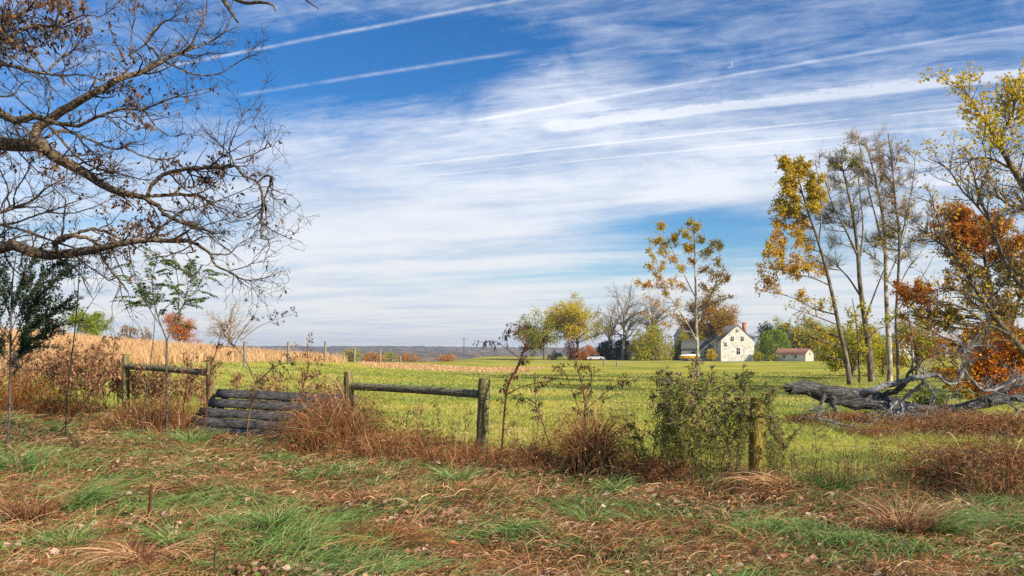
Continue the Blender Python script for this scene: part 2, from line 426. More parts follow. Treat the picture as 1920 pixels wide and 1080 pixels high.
def hills():                                # wooded ridge beyond the valley
    for k, (Y, hz, amp, name) in enumerate(((2600, 9, 7, 'hills'), (1500, -2, 5, 'hills'))):
        n = 420; xs = np.linspace(-2700, 2700, n); prof = hz + amp * sn(xs, 0 * xs, .0021, k + 1.) + amp * .45 * sn(xs, 0 * xs, .009, k) + rng.normal(size=n) * .35
        prof = prof + 10 * sstep(300, 1200, xs) * (k == 0)
        if k: prof = prof - 14 * sstep(-150, 250, xs)
        rows = 9; V = []
        for j in range(rows):
            a = j / (rows - 1)
            V.append(np.stack([xs, Y + 500 * (a - .5) + 0 * xs, -50 + (prof + 50) * np.sin(pi * min(a * 1.0, 1)) + rng.normal(size=n) * .8 * (0 < j < rows - 1)], -1))
        V = np.array(V); i = (np.arange(rows - 1)[:, None] * n + np.arange(n - 1)); f = np.stack([i, i + 1, i + n + 1, i + n], -1)
        m = mat('hill_wood_%d' % k, [(.035, .045, .022), (.10, .075, .035), (.20, .11, .045), (.24, .17, .05)], nscale=.045, stretch=(1, 1, 2.5), rough=1, contrast=(.36, .66))
        o = G().add(V, f4=f).build(name, m); o['kind'] = 'structure'
hills()


def strip(name, pts, w, m, dz=.02):
    pts = np.array(pts, float); k = 60; tt = np.linspace(0, len(pts) - 1, k); P = np.stack([np.interp(tt, range(len(pts)), pts[:, i]) for i in range(2)], -1)
    T = nrm(np.gradient(P, axis=0)); Nn = np.stack([-T[:, 1], T[:, 0]], -1)
    A = P + Nn * w / 2; B = P - Nn * w / 2
    V = np.concatenate([np.c_[A, H(A[:, 0], A[:, 1]) + dz], np.c_[B, H(B[:, 0], B[:, 1]) + dz]])
    i = np.arange(k - 1); f = np.stack([i, i + k, i + k + 1, i + 1], -1)
    o = G().add(V, f4=f).build(name, m); o['kind'] = 'structure'; return o


gravel = mat('gravel', [(.36, .32, .26), (.52, .48, .41)], nscale=1.2, rough=1)
strip('road', [(-55, 158), (-20, 157), (0, 155), (22, 154), (30, 156)], 3.4, gravel, .035)
strip('driveway', [(30, 170), (40, 172), (50, 176), (58, 180)], 4.5, gravel, .06)


# ---------------------------------------------------------------- growing things
def resample(P, K):
    P = np.asarray(P, float); 
    if len(P) > 2:                           # smooth (Catmull-Rom) then resample by length
        Q = np.vstack([2 * P[0] - P[1], P, 2 * P[-1] - P[-2]]); o = []
        for i in range(1, len(Q) - 2):
            for t in np.linspace(0, 1, 6, endpoint=False):
                a, b, c, d = Q[i - 1], Q[i], Q[i + 1], Q[i + 2]
                o.append(.5 * (2 * b + (c - a) * t + (2 * a - 5 * b + 4 * c - d) * t * t + (3 * b - a - 3 * c + d) * t ** 3))
        P = np.vstack(o + [P[-1][None]])
    L = np.r_[0, np.cumsum(np.linalg.norm(np.diff(P[:, :3], axis=0), axis=1))]
    t = np.linspace(0, L[-1], K)
    return np.stack([np.interp(t, L, P[:, i]) for i in range(P.shape[1])], -1)


def level(P0, D, L, Rr, K, wig, rg, up=0.0, taper=.25, curl=0.0):
    """grow N branches at once; returns points (N,K,3) and radii (N,K)"""
    N = len(P0); P = np.empty((N, K, 3)); P[:, 0] = P0; d = nrm(D); st = (L / (K - 1))[:, None]
    bend = rg.normal(size=(N, 3)) * curl
    for k in range(1, K):
        d = nrm(d + rg.normal(size=(N, 3)) * wig + bend + np.array([0, 0, up]))
        P[:, k] = P[:, k - 1] + d * st
    Q = Rr[:, None] * (1 - (1 - taper) * np.linspace(0, 1, K)[None])
    return P, Q


def children(P, Q, n, rg, t0=.2, t1=1.0, ang=(.5, 1.1), lr=(.4, .7), rr=.55, shrink=.5, Lref=None, rmin=.0, flat=0.0, weight=True):
    """pick n child starts spread over the given branches"""
    N, K, _ = P.shape; Ls = np.linalg.norm(P[:, 1:] - P[:, :-1], axis=-1).sum(1)
    w = Ls / Ls.sum() if weight else None
    i = rg.choice(N, n, p=w); t = rg.uniform(t0, t1, n); k = np.minimum((t * (K - 1)).astype(int), K - 2); f = t * (K - 1) - k
    a, b = P[i, k], P[i, k + 1]; pos = a + (b - a) * f[:, None]; T = nrm(b - a)
    rad = Q[i, k] * (1 - f) + Q[i, k + 1] * f
    sd = rg.normal(size=(n, 3)); 
    if flat: sd[:, 2] *= (1 - flat)
    sd = nrm(np.cross(T, sd)); 
    an = rg.uniform(*ang, n)[:, None]
    D = T * np.cos(an) + sd * np.sin(an)
    base = (Ls[i] if Lref is None else np.full(n, Lref))
    L = base * rg.uniform(*lr, n) * (1 - shrink * t)
    return pos, D, L, np.maximum(rad * rr, rmin)


def along(P, n, rg, t0=.0, t1=1.0):
    N, K, _ = P.shape; Ls = np.linalg.norm(P[:, 1:] - P[:, :-1], axis=-1).sum(1)
    i = rg.choice(N, n, p=Ls / Ls.sum()); t = rg.uniform(t0, t1, n); k = np.minimum((t * (K - 1)).astype(int), K - 2); f = (t * (K - 1) - k)[:, None]
    return P[i, k] * (1 - f) + P[i, k + 1] * f, nrm(P[i, k + 1] - P[i, k])


def limb_px(pts, y0, y1, rg=None, K=14, wob=.12, first=None, ws=1.0):
    """pts: (px,py,width_px) traced, given real depths from y0 to y1"""
    a = np.array(pts, float); n = len(a); a[:, 2] *= ws
    Y = np.linspace(y0, y1, n)
    if rg is not None: Y = Y + np.r_[0, rg.normal(size=n - 1) * wob]
    P = np.array([[*at(a[i, 0], a[i, 1], Y[i]), a[i, 2] / F * Y[i] / 2] for i in range(n)])
    if first is not None: P = np.vstack([[first], P])
    r = resample(P, K); return r[:, :3], np.maximum(r[:, 3], .002)


# ---------------------------------------------------------------- buildings
def stone_mat():
    m = bpy.data.materials.new('fieldstone'); m.use_nodes = True; t = m.node_tree; b = t.nodes['Principled BSDF']; b.inputs['Roughness'].default_value = .9
    tcn = t.nodes.new('ShaderNodeTexCoord'); mp = t.nodes.new('ShaderNodeMapping'); mp.inputs['Scale'].default_value = (2.3, 2.3, 4.0); t.links.new(tcn.outputs['Object'], mp.inputs[0])
    v = t.nodes.new('ShaderNodeTexVoronoi'); v.feature = 'F1'; v.inputs['Scale'].default_value = 1.0; t.links.new(mp.outputs[0], v.inputs['Vector'])
    v2 = t.nodes.new('ShaderNodeTexVoronoi'); v2.feature = 'DISTANCE_TO_EDGE'; v2.inputs['Scale'].default_value = 1.0; t.links.new(mp.outputs[0], v2.inputs['Vector'])
    sp = t.nodes.new('ShaderNodeSeparateColor'); t.links.new(v.outputs['Color'], sp.inputs[0])
    rr = t.nodes.new('ShaderNodeValToRGB'); el = rr.color_ramp.elements; el.new(.5)
    for e, p, c in zip(el, (0, .45, 1), ((.36, .32, .27), (.60, .55, .47), (.76, .73, .66))): e.position = p; e.color = (*c, 1)
    t.links.new(sp.outputs[0], rr.inputs[0])
    c = mixc(t, E(t, v2.outputs['Distance']).step(.02, .07), (.66, .62, .55), rr.outputs[0])
    t.links.new(c, b.inputs['Base Color']); return m
stone = stone_mat()
brick = mat('red_brick', [(.42, .12, .06), (.60, .22, .12)], nscale=3)
slate = mat('grey_shingle', [(.09, .09, .085), (.18, .175, .16)], nscale=2.5, stretch=(1, 1, 4))
rust_roof = mat('rusty_red_roof', [(.24, .11, .08), (.42, .22, .15)], nscale=.9, stretch=(3, .6, 1))
white_wood = mat('white_siding', [(.58, .58, .57), (.76, .76, .74)], nscale=2, stretch=(.3, .3, 6))
dull_white = mat('weathered_white', [(.34, .35, .36), (.54, .54, .53)], nscale=1.2, stretch=(.5, .5, 4))
grey_wood = mat('weathered_boards', [(.20, .21, .20), (.42, .43, .41)], nscale=2, stretch=(4, 4, .4))
cream = mat('cream_gable', [(.42, .36, .28), (.60, .52, .41)], nscale=1.5)
glass = mat('window_glass', [(.02, .022, .025)], rough=.35, spec=.25)
trim = mat('trim_white', [(.72, .72, .70)])
paint_silver = mat('silver_paint', [(.58, .58, .60)], rough=.3, spec=.5, metal=.2)
paint_dark = mat('dark_paint', [(.03, .035, .05)], rough=.3, spec=.5)
rubber = mat('rubber', [(.02, .02, .02)])
yellow_paint = mat('yellow_paint', [(.80, .42, .01)], rough=.5, spec=.2)
tarp = mat('tarp', [(.60, .60, .60), (.78, .78, .78)], nscale=2)
steel = mat('steel', [(.25, .25, .26)], rough=.4, metal=.8)
mossy_post = mat('weathered_post', [(.16, .14, .10), (.34, .31, .24)], nscale=10, stretch=(3, 3, .5))


def house(name, label, cat, px, Y, W, Ln, eave, ridge, yaw, wallm, roofm, gablem=None, over=.25, windows=(), chim=(), sidewin=(), z=None):
    """gable end faces the viewer along local -y; (px,Y) = centre of that gable at the ground"""
    b = at(px, 700, Y); b[2] = H(b[0], b[1]) if z is None else z
    o = thing(name, label, cat, b); o.rotation_euler.z = yaw; o['_base'] = [0., 0., 0.]
    h = W / 2
    g = G()
    g.poly([(-h, 0, 0), (h, 0, 0), (h, 0, eave), (0, 0, ridge), (-h, 0, eave)]); g.poly([(h, Ln, 0), (-h, Ln, 0), (-h, Ln, eave), (0, Ln, ridge), (h, Ln, eave)])
    if gablem is None: g.poly([(h, 0, 0), (h, Ln, 0), (h, Ln, eave), (h, 0, eave)]); g.poly([(-h, Ln, 0), (-h, 0, 0), (-h, 0, eave), (-h, Ln, eave)])
    w = g.build('wall', wallm if gablem is None else gablem, o)
    if gablem is not None:
        G().poly([(h, 0, 0), (h, Ln, 0), (h, Ln, eave), (h, 0, eave)]).build('wall', wallm, o); G().poly([(-h, Ln, 0), (-h, 0, 0), (-h, 0, eave), (-h, Ln, eave)]).build('wall', wallm, o)
    sl = (ridge - eave) / h; g = G(); t = .14
    for s in (-1, 1):
        prof = [(s * (h + over), eave - sl * over + .01), (0, ridge + .01), (0, ridge + t), (s * (h + over), eave - sl * over + t)]
        if s == 1: prof = prof[::-1]
        g.prism(prof, (0, -over * .6, 0), (1, 0, 0), (0, 0, 1), (0, 1, 0), Ln + over * 1.2)
    rf = g.build('roof', roofm, o)
    for (cx, cy, ch) in chim:
        g = G(); g.box((cx, cy, ridge - .8 + ch / 2), (.75, .75, ch + 1.6)); g.box((cx, cy, ridge + ch + .1), (.95, .95, .18)); g.build('chimney', brick, rf)
    for (x, z0, ww, wh) in windows:
        g = G(); fr = .06
        for sx in (-1, 1): g.box((x + sx * (ww / 2 + fr / 2), -.02, z0 + wh / 2), (fr, .1, wh + 2 * fr))
        g.box((x, -.02, z0 - fr / 2), (ww, .12, fr)); g.box((x, -.02, z0 + wh + fr / 2), (ww, .1, fr)); g.box((x, -.015, z0 + wh / 2), (ww, .05, .05)); g.box((x, -.015, z0 + wh / 2), (.045, .055, wh))
        wo = g.build('window', trim, o); g = G(); g.box((x, .015, z0 + wh / 2), (ww, .05, wh)); g.build('pane', glass, wo)
    for (y, z0, ww, wh, sx) in sidewin:
        g = G(); fr = .06; X = sx * h
        for q in (-1, 1): g.box((X, y + q * (ww / 2 + fr / 2), z0 + wh / 2), (.1, fr, wh + 2 * fr))
        g.box((X, y, z0 - fr / 2), (.12, ww, fr)); g.box((X, y, z0 + wh + fr / 2), (.1, ww, fr)); g.box((X, y, z0 + wh / 2), (.07, ww, .05))
        wo = g.build('window', trim, o); g = G(); g.box((X, y, z0 + wh / 2), (.05, ww, wh)); g.build('pane', glass, wo)
    return o


hz_ = house('stone_house', 'cream fieldstone house with steep gable end, small windows and red brick chimney', 'house', 1383, 190, 8.0, 9.5, 5.0, 8.6, R(2), stone, slate,
            windows=((-1.25, 4.9, .7, 1.0), (1.15, 4.9, .7, 1.0), (-.1, 7.0, .55, .6), (-2.9, 3.6, .6, .9), (.2, 1.7, .75, 1.5)), chim=((1.9, 1.0, .5),), sidewin=((3, 3.4, .8, 1.2, -1), (6.5, 3.4, .8, 1.2, -1), (3, .9, .8, 1.3, -1), (6.5, .9, .8, 1.3, -1)))
hw = house('farmhouse', 'tall white farmhouse with grey roof and brick chimneys behind the sycamore', 'house', 1279, 214, 7.5, 14, 6.4, 9.8, R(-68), white_wood, slate,
           windows=((-1.8, 3.9, .8, 1.4), (1.8, 3.9, .8, 1.4), (-1.8, .9, .8, 1.5), (1.8, .9, .8, 1.5), (0, 7.1, .6, .9)), chim=((0, 1.2, 1.2), (0, 12.6, .9)),
           sidewin=[(y, z, .8, 1.4, 1) for y in (2, 5, 8, 11.5) for z in (.9, 3.9)])
wg = house('house_wing', 'low grey clapboard wing between the stone house and the farmhouse', 'house', 1341, 199, 5.0, 8, 3.0, 4.9, R(70), grey_wood, slate, windows=((0, .9, .8, 1.3),), sidewin=((2, .9, .8, 1.3, -1), (5, .9, .8, 1.3, -1)))
hw2 = house('white_outbuilding', 'white gabled addition rising behind the stone house roof', 'outbuilding', 1352, 222, 7.0, 8, 6.6, 9.6, R(-20), white_wood, white_wood, windows=((0, 6.2, .8, 1.1),))
sh = house('shed', 'low stone shed with rusty red roof and pale gable end', 'shed', 1518, 186, 3.6, 8.0, 1.75, 2.85, R(40), stone, rust_roof, gablem=cream, windows=((.2, 1.5, .6, .5),), sidewin=((2.5, .8, .7, .6, -1), (5.5, .8, .7, .6, -1)))
bn1 = house('white_barn', 'long white barn with pale gable half hidden behind the trunks', 'barn', 1700, 235, 9.5, 11, 3.4, 6.8, R(28), dull_white, slate, windows=((-2, 1, 1, 1.2), (2, 1, 1, 1.2)), sidewin=((3, 1, 1, 1, -1), (7, 1, 1, 1, -1)))
bn2 = house('long_white_shed', 'long low white shed with grey roof at the far right field edge', 'shed', 1776, 240, 6, 9, 2.6, 4.0, R(55), dull_white, slate, windows=((0, .6, 2.0, 1.6),), sidewin=((2, .8, 1, 1, -1), (5, .8, 1, 1, -1), (8, .8, 1, 1, -1)))


def car(name, label, px, Y, yaw, paint, wagon=False, group=None):
    b = at(px, 700, Y); b[2] = H(b[0], b[1]) + .06
    o = thing(name, label, 'car', b, group); o.rotation_euler.z = yaw; o['_base'] = [0., 0., 0.]
    L = 4.5; w = .86
    low = [(-2.25, .34), (-2.2, .72), (-1.95, .88), (-1.0, .93), (1.2, .95), (2.1, .82), (2.25, .6), (2.22, .32), (1.75, .28)]
    for cx in (1.38, -1.38):
        arc = [(cx + .36 * cos(a), .30 + .36 * sin(a)) for a in np.linspace(0.0, pi, 7)]
        low += arc
    low += [(-2.0, .28)]
    g = G(); n = len(low); A = [(x, -w, z) for x, z in low]; B = [(x, w, z) for x, z in low]
    import mathutils
    tri = mathutils.geometry.tessellate_polygon([[mathutils.Vector((x, z, 0)) for x, z in low]])
    g.add(A, f3=[t for t in tri]); g.add(B, f3=[t[::-1] for t in tri]); V = A + B; g.add(V, f4=[(i, (i + 1) % n, n + (i + 1) % n, n + i) for i in range(n)])
    g.build('body', paint, o)
    rb, rf = (-1.9, -1.2) if wagon else (-1.55, -.75)
    cab = [(rb, .9), (rf, 1.38), (.25, 1.42), (1.1, .93)]
    V = [(x, s * (w - (.04 if z < 1 else .2)), z) for s in (-1, 1) for x, z in cab]
    g = G().add(V, f4=[(0, 1, 2, 3), (7, 6, 5, 4), (0, 4, 5, 1), (1, 5, 6, 2), (2, 6, 7, 3)]); g.build('window', glass, o)
    g = G().add([(rf - .02, -w + .2, 1.39), (.27, -w + .2, 1.43), (.27, w - .2, 1.43), (rf - .02, w - .2, 1.39), (rf - .02, -w + .2, 1.44), (.25, -w + .2, 1.47), (.25, w - .2, 1.47), (rf - .02, w - .2, 1.44)],
                f4=[(0, 3, 2, 1), (4, 5, 6, 7), (0, 1, 5, 4), (1, 2, 6, 5), (2, 3, 7, 6), (3, 0, 4, 7)]); g.build('roof', paint, o)
    for cx in (1.38, -1.38):
        for s in (-1, 1):
            a = np.linspace(0, 2 * pi, 17)[:-1]
            def disc(rad, y0, y1):
                V = [(cx + rad * cos(q), s * y, .31 + rad * sin(q)) for y in (y0, y1) for q in a] + [(cx, s * y1, .31)]
                return G().add(V, f4=[(i, (i + 1) % 16, 16 + (i + 1) % 16, 16 + i) for i in range(16)], f3=[(16 + i, 16 + (i + 1) % 16, 32) for i in range(16)])
            wh = disc(.31, .66, .85).build('wheel', rubber, o); disc(.18, .8, .865).build('rim', steel, wh)
    for s in (-1, 1):
        G().box((2.2, s * .62, .66), (.1, .3, .14)).build('headlight', trim, o); G().box((-2.2, s * .66, .72), (.08, .24, .14)).build('tail_light', brick, o)
    return o


car('parked_car', 'silver white car parked on the grass below the dark evergreens', 1116, 203, R(4), paint_silver)
car('parked_car', 'dark car parked beside the orange bush, half hidden', 1086, 214, R(160), paint_dark, True)
car('parked_car', 'grey estate car parked in the shade behind the silver one', 1146, 216, R(12), mat('grey_paint', [(.22, .23, .25)], rough=.35, spec=.5), True)


def boat():
    b = at(1293, 700, 186); b[2] = H(b[0], b[1]) + .03
    o = thing('boat', 'yellow boat under a white cover standing on a trailer by the drive', 'boat', b); o.rotation_euler.z = R(8); o['_base'] = [0., 0., 0.]
    st = [(-2.3, .85, .55, 1.25), (-1.2, .95, .5, 1.25), (0, .95, .5, 1.27), (1.2, .75, .55, 1.33), (2.0, .4, .75, 1.42), (2.6, .04, 1.2, 1.5)]
    V = []
    for x, hw_, zb, zt in st: V += [(x, -hw_, zt), (x, -hw_ * .75, zb + .15), (x, 0, zb), (x, hw_ * .75, zb + .15), (x, hw_, zt)]
    f = [(i * 5 + j, i * 5 + j + 1, (i + 1) * 5 + j + 1, (i + 1) * 5 + j) for i in range(5) for j in range(4)] + [(0, 1, 2, 2)]
    g = G().add(V, f4=f[:-1], f3=[(0, 2, 1), (0, 3, 2), (0, 4, 3)]); g.build('hull', yellow_paint, o)
    V = []
    for k, (x, hw_, zb, zt) in enumerate(st): V += [(x, -hw_ * 1.03, zt + .02), (x, -hw_ * .5, zt + (.15, .3, .4, .3, .15, .04)[k]), (x, hw_ * .5, zt + (.15, .3, .4, .3, .15, .04)[k]), (x, hw_ * 1.03, zt + .02)]
    f = [(i * 4 + j, i * 4 + j + 1, (i + 1) * 4 + j + 1, (i + 1) * 4 + j) for i in range(5) for j in range(3)]
    G().add(V, f4=f, f3=[(0, 1, 2), (0, 2, 3)]).build('cover', tarp, o)
    g = G(); g.box((-.3, -.6, .42), (4.4, .1, .1)); g.box((-.3, .6, .42), (4.4, .1, .1)); g.box((-1.2, 0, .36), (.1, 1.5, .1)); g.box((2.6, 0, .42), (1.8, .1, .1)); g.build('trailer', steel, o)
    for s in (-1, 1):
        a = np.linspace(0, 2 * pi, 15)[:-1]; V = [(-1.0 + .3 * cos(q), s * y, .3 + .3 * sin(q)) for y in (.75, .93) for q in a] + [(-1, s * .93, .3)]
        G().add(V, f4=[(i, (i + 1) % 14, 14 + (i + 1) % 14, 14 + i) for i in range(14)], f3=[(14 + i, 14 + (i + 1) % 14, 28) for i in range(14)]).build('wheel', rubber, o)
boat()

# ---------------------------------------------------------------- fence and gate
def round_post(g, x, y, z0, z1, r, rg, lean=(0, 0), sides=14):
    K = 12; t = np.linspace(0, 1, K); P = np.stack([x + lean[0] * t + .004 * rg.normal(size=K), y + lean[1] * t, z0 + (z1 - z0) * t], -1)
    rr = r * (1 + .03 * rg.normal(size=K)); rr[-1] *= .93
    g.tubes(P, rr, sides, cap=True)


def brace(label, A, B, ra, rb, za, zb, rail_a, rail_b, rr, lean):
    rg = np.random.default_rng(int(A[1] * 10)); base = (A[0], A[1], float(H(*A)))
    o = thing('rail_fence', label, 'fence', base, 'post and rail braces of the fence')
    for (p, z1, r, l) in ((A, za, ra, (0, 0)), (B, zb, rb, lean)):
        g = G(); round_post(g, p[0], p[1], float(H(*p)) - .3, z1, r, rg, l); g.build('post', post_wood, o, smooth=True)
    K = 14; t = np.linspace(0, 1, K); a = np.array([*A, rail_a]); b = np.array([B[0] + lean[0] * .8, B[1], rail_b]); d = nrm(b - a)
    P = a + d * ra * .6 + (b - a - d * (ra + rb) * .75) * t[:, None]; P[:, 2] += .012 * np.sin(t * 3)
    g = G().tubes(P, rr * (1 + .03 * rg.normal(size=K)), 12, cap=True); g.build('rail', rail_wood, o, smooth=True)
    return o
brace('right-hand fence brace, two thick greenish posts joined by one round rail, gold grass behind', (-2.70, 13.2), (-.46, 11.6), .078, .088, 1.26, 1.205, 1.02, .97, .062, (.06, 0))
brace('left-hand fence brace, darker posts with one round rail, half hidden in red stemmed weeds', (-8.0, 16.5), (-5.64, 14.9), .075, .078, 1.53, 1.50, 1.28, 1.18, .062, (0, 0))


def lone_post(label, x, y, z1, r, m, lean=(0, 0), group=None, name='fence_post'):
    rg = np.random.default_rng(int(abs(x) * 100)); z = float(H(x, y)); g = G(); round_post(g, x, y, z - .3, z1, r, rg, lean)
    return tag(g.build(name, m, loc=(x, y, z), smooth=True), label, 'fence post', group)
lone_post('mossy yellow-green fence post swallowed by tall green weeds at centre right', 3.0, 9.8, 1.04, .09, mossy_wood, (.02, 0))
p0 = at(32, 700, 18.2); lone_post('dark fence post at far left behind rusty weeds', p0[0], 18.2, 1.62, .09, dark_bark)
for px, pt, Y, l in ((610, 640, 64, 'weathered post standing highest against the sky in the field fence'), (541, 641, 55, 'grey field fence post second from left above the dry weeds'),
                     (459, 640, 47, 'leftmost pale post of the far field fence'), (713, 657, 78, 'pale short post where the tan grass meets the green field'), (751, 667, 92, 'small dark post at the right end of the far field fence'),
                     (1133, 672, 110, 'left of two tiny posts in the meadow below the silver car'), (1157, 677, 108, 'right of two tiny posts in the meadow below the silver car'), (665, 651, 72, 'dark leaning post among scrub at the hilltop')):
    p = at(px, pt, Y); lone_post(l, p[0], Y, p[2], .10 if Y < 100 else .12, mossy_post, group='posts of the far field fence')


def wires(label, pts, hs_, sag=.03):
    g = G(); P = np.array(pts, float)
    for k, hh in enumerate(hs_):
        for a, b in zip(P[:-1], P[1:]):
            t = np.linspace(0, 1, 9)[:, None]; q = a + (b - a) * t; z = H(q[:, 0], q[:, 1]) * .3 + hh - sag * 4 * (t * (1 - t))[:, 0]
            g.tubes(np.c_[q, z], np.full(9, .0014), 4)
        n = 26
    for a, b in zip(P[:-1], P[1:]):
        L = np.linalg.norm(b - a); n = int(L / .45); t = (np.arange(n) + .5) / n; q = a + (b - a) * t[:, None]
        for p in q: g.tubes(np.array([[p[0], p[1], hs_[0]], [p[0], p[1], hs_[-1]]]), np.full(2, .0009), 3)
    return tag(g.build('wire_fence', steel, loc=(P[0][0], P[0][1], 0)), label, 'wire fence')
wires('thin woven wire strung from the right brace to the mossy post', [(-.4, 11.6), (3.0, 9.8), (9, 7.6)], [.15, .32, .5, .7, .95])
wires('thin wire strung from the far left post to the left brace', [(-11.5, 18.3), (-8.0, 16.5)], [.35, .6, .85, 1.1])


def gate():
    A = np.array([-5.85, 14.25]); B = np.array([-2.72, 13.35]); o = thing('wooden_gate', 'weathered dark grey plank gate leaning low between the two fence braces', 'gate', (A[0], A[1], float(H(*A))))
    d = (B - A) / np.linalg.norm(B - A); L = np.linalg.norm(B - A); n = np.array([-d[1], d[0]]); rg = np.random.default_rng(3)
    th = R(52); up = np.array([n[0] * cos(th), n[1] * cos(th), sin(th)]); nr_ = np.array([-n[0] * sin(th), -n[1] * sin(th), cos(th)])
    ax = np.array([d[0], d[1], -.025])
    o0 = np.array([A[0], A[1], .12])
    def slab(s0, s1, h0, h1, off, thick, nm, skew=0.0, jag=0.0):
        K = 10; t = np.linspace(0, 1, K); V = []
        for tt in t:
            s = s0 + (s1 - s0) * tt; w = rg.normal() * .002
            for hh, oo in ((h0, off), (h1, off), (h1, off - thick), (h0, off - thick)):
                V.append(o0 + ax * (s + skew * hh) + up * (hh + w) + nr_ * oo)
        f = [(i * 4 + j, i * 4 + (j + 1) % 4, (i + 1) * 4 + (j + 1) % 4, (i + 1) * 4 + j) for i in range(K - 1) for j in range(4)] + [(3, 2, 1, 0), ((K - 1) * 4, (K - 1) * 4 + 1, (K - 1) * 4 + 2, (K - 1) * 4 + 3)]
        return G().add(V, f4=f).build(nm, gate_wood, o)
    hs_ = [0, .20, .405, .615, .83]
    for k in range(5):
        slab(-.15 + rg.uniform(-.05, .05) + .10 * k, L - .22 + rg.uniform(-.08, .08), hs_[k] - .01, hs_[k] + .163, rg.uniform(0, .008), .03, 'plank')
    for s in (.35, L * .5, L - .35):
        slab(s, s + .14, -.02, 1.0, -.045, .035, 'batten')
    def bracebar():
        K = 8; g = G(); V = []
        for tt in np.linspace(0, 1, K):
            c = o0 + ax * (.45 + (L - .9) * tt) + up * (.05 + .85 * tt)
            for e, oo in ((-.06, -.085), (.06, -.085), (.06, -.115), (-.06, -.115)): V.append(c + up * e + nr_ * oo)
        f = [(i * 4 + j, i * 4 + (j + 1) % 4, (i + 1) * 4 + (j + 1) % 4, (i + 1) * 4 + j) for i in range(K - 1) for j in range(4)]
        G().add(V, f4=f).build('brace', gate_wood, o)
    bracebar()
gate()

# utility pole far away
pu = at(870, 650, 300); g = G(); g.tubes(np.array([[pu[0], 300, -2.5], [pu[0], 300, 6.0]]), np.array([.16, .12]), 6); g.box((pu[0], 300, 5.5), (1.8, .12, .12))
tag(g.build('utility_pole', dark_bark, loc=(pu[0], 300, -2)), 'thin wooden utility pole on the skyline of the far field', 'utility pole')


# ---------------------------------------------------------------- trees
def clumpval(P, rg, k=1.0, bias=.5, amp=.3, jit=.2):
    return np.clip(bias + amp * sn(P[:, 0] * k, P[:, 1] * k + P[:, 2] * k * 1.3, 1.0) + rg.normal(size=len(P)) * jit, 0, 1)


def far_tree(name, label, cat, px, Y, top, wpx, leafm, nleaf, seed, bark=dark_bark, base=None, lsz=.32, group=None, trunk_h=.22, bare=0.0, bias=.5, spread=1.0, squash=.5, ntw=1500, tr=None, base_z=None, lowcut=0.0, flat=0.0):
    """procedural broadleaf: top = photo row of the crown top, wpx = crown width in photo px"""
    rg = np.random.default_rng(seed); X = (px - 960) / F * Y; z0 = float(H(X, Y)) if base_z is None else base_z; zt = CH + (HZ - top) / F * Y; h = zt - z0; w = 1.18 * wpx / F * Y; nleaf = int(nleaf * 1.6)
    o = thing(name, label, cat, (X, Y, z0), group); r0 = tr or max(.05, h * .022)
    P, Q = level(np.array([[X, Y, z0 - .2]]), np.array([[rg.normal() * .04, rg.normal() * .04, 1.]]), np.array([h * .5]), np.array([r0]), 7, .06, rg, taper=.45)
    nb = int(11 + 4 * spread)
    a = rg.uniform(0, 2 * pi, nb) + np.arange(nb) * 2.4; tt = trunk_h / .5 + (1 - trunk_h / .5) * rg.uniform(0, 1, nb) ** 1.4; tt = np.minimum(tt, 1); k = np.minimum((tt * 6).astype(int), 5); f = (tt * 6 - k)[:, None]
    st = P[0, k] * (1 - f) + P[0, k + 1] * f
    el = rg.uniform(.1, 1.35, nb); D = np.stack([np.cos(a) * np.cos(el) * w * .45, np.sin(a) * np.cos(el) * w * .45, (.15 + .85 * np.sin(el)) * h * .5], -1)
    P1, Q1 = level(st, D, np.linalg.norm(D, axis=1), np.full(nb, r0 * .5), 8, .14, rg, up=.03, taper=.2)
    p, d, l, r = children(P1, Q1, nb * 8, rg, .15, 1, (.4, 1.1), (.3, .6), .6, .3, flat=flat); P2, Q2 = level(p, d, l, r, 6, .16, rg, up=.04, taper=.25)
    p, d, l, r = children(P2, Q2, ntw, rg, .15, 1, (.4, 1.2), (.35, .8), .6, .3, rmin=.008 * Y / 200); P3, Q3 = level(p, d, l, np.minimum(r, .03 * Y / 200 + .01), 4, .2, rg, up=.04, taper=.4)
    C = np.array([X, Y, z0]); al = P3.reshape(-1, 3) - C
    S = np.array([w * .5 / np.percentile(np.abs(al[:, 0]), 98), w * .5 / np.percentile(np.abs(al[:, 1]), 98), h * .99 / np.percentile(al[:, 2], 99.6)])
    P, P1, P2, P3 = (C + (q - C) * S for q in (P, P1, P2, P3))
    G().tubes(P, Q, 8).tubes(P1, Q1, 6).build('trunk', bark, o, smooth=True)
    gb = G().tubes(P2, Q2, 4).tubes(P3, Q3, 3); gb.build('branches', bark, o)
    if nleaf:
        LP, LD = along(P3, nleaf, rg, .3, 1); LP = LP + rg.normal(size=LP.shape) * lsz * .9
        keep = (sn(LP[:, 0] * 14 / w, LP[:, 2] * 14 / w + LP[:, 1], 1.0, seed) > -1.2 + bare * 1.6) & (LP[:, 2] > z0 + h * lowcut); LP = LP[keep]
        dd = nrm(rg.normal(size=LP.shape) + np.array([0, 0, -.4]))
        G().leaves(LP, dd, lsz * rg.uniform(.6, 1.4, len(LP)), lsz * .7 * rg.uniform(.6, 1.3, len(LP)), clumpval(LP, rg, 9 / w, bias), rg).build('crown', leafm, o)
    return o


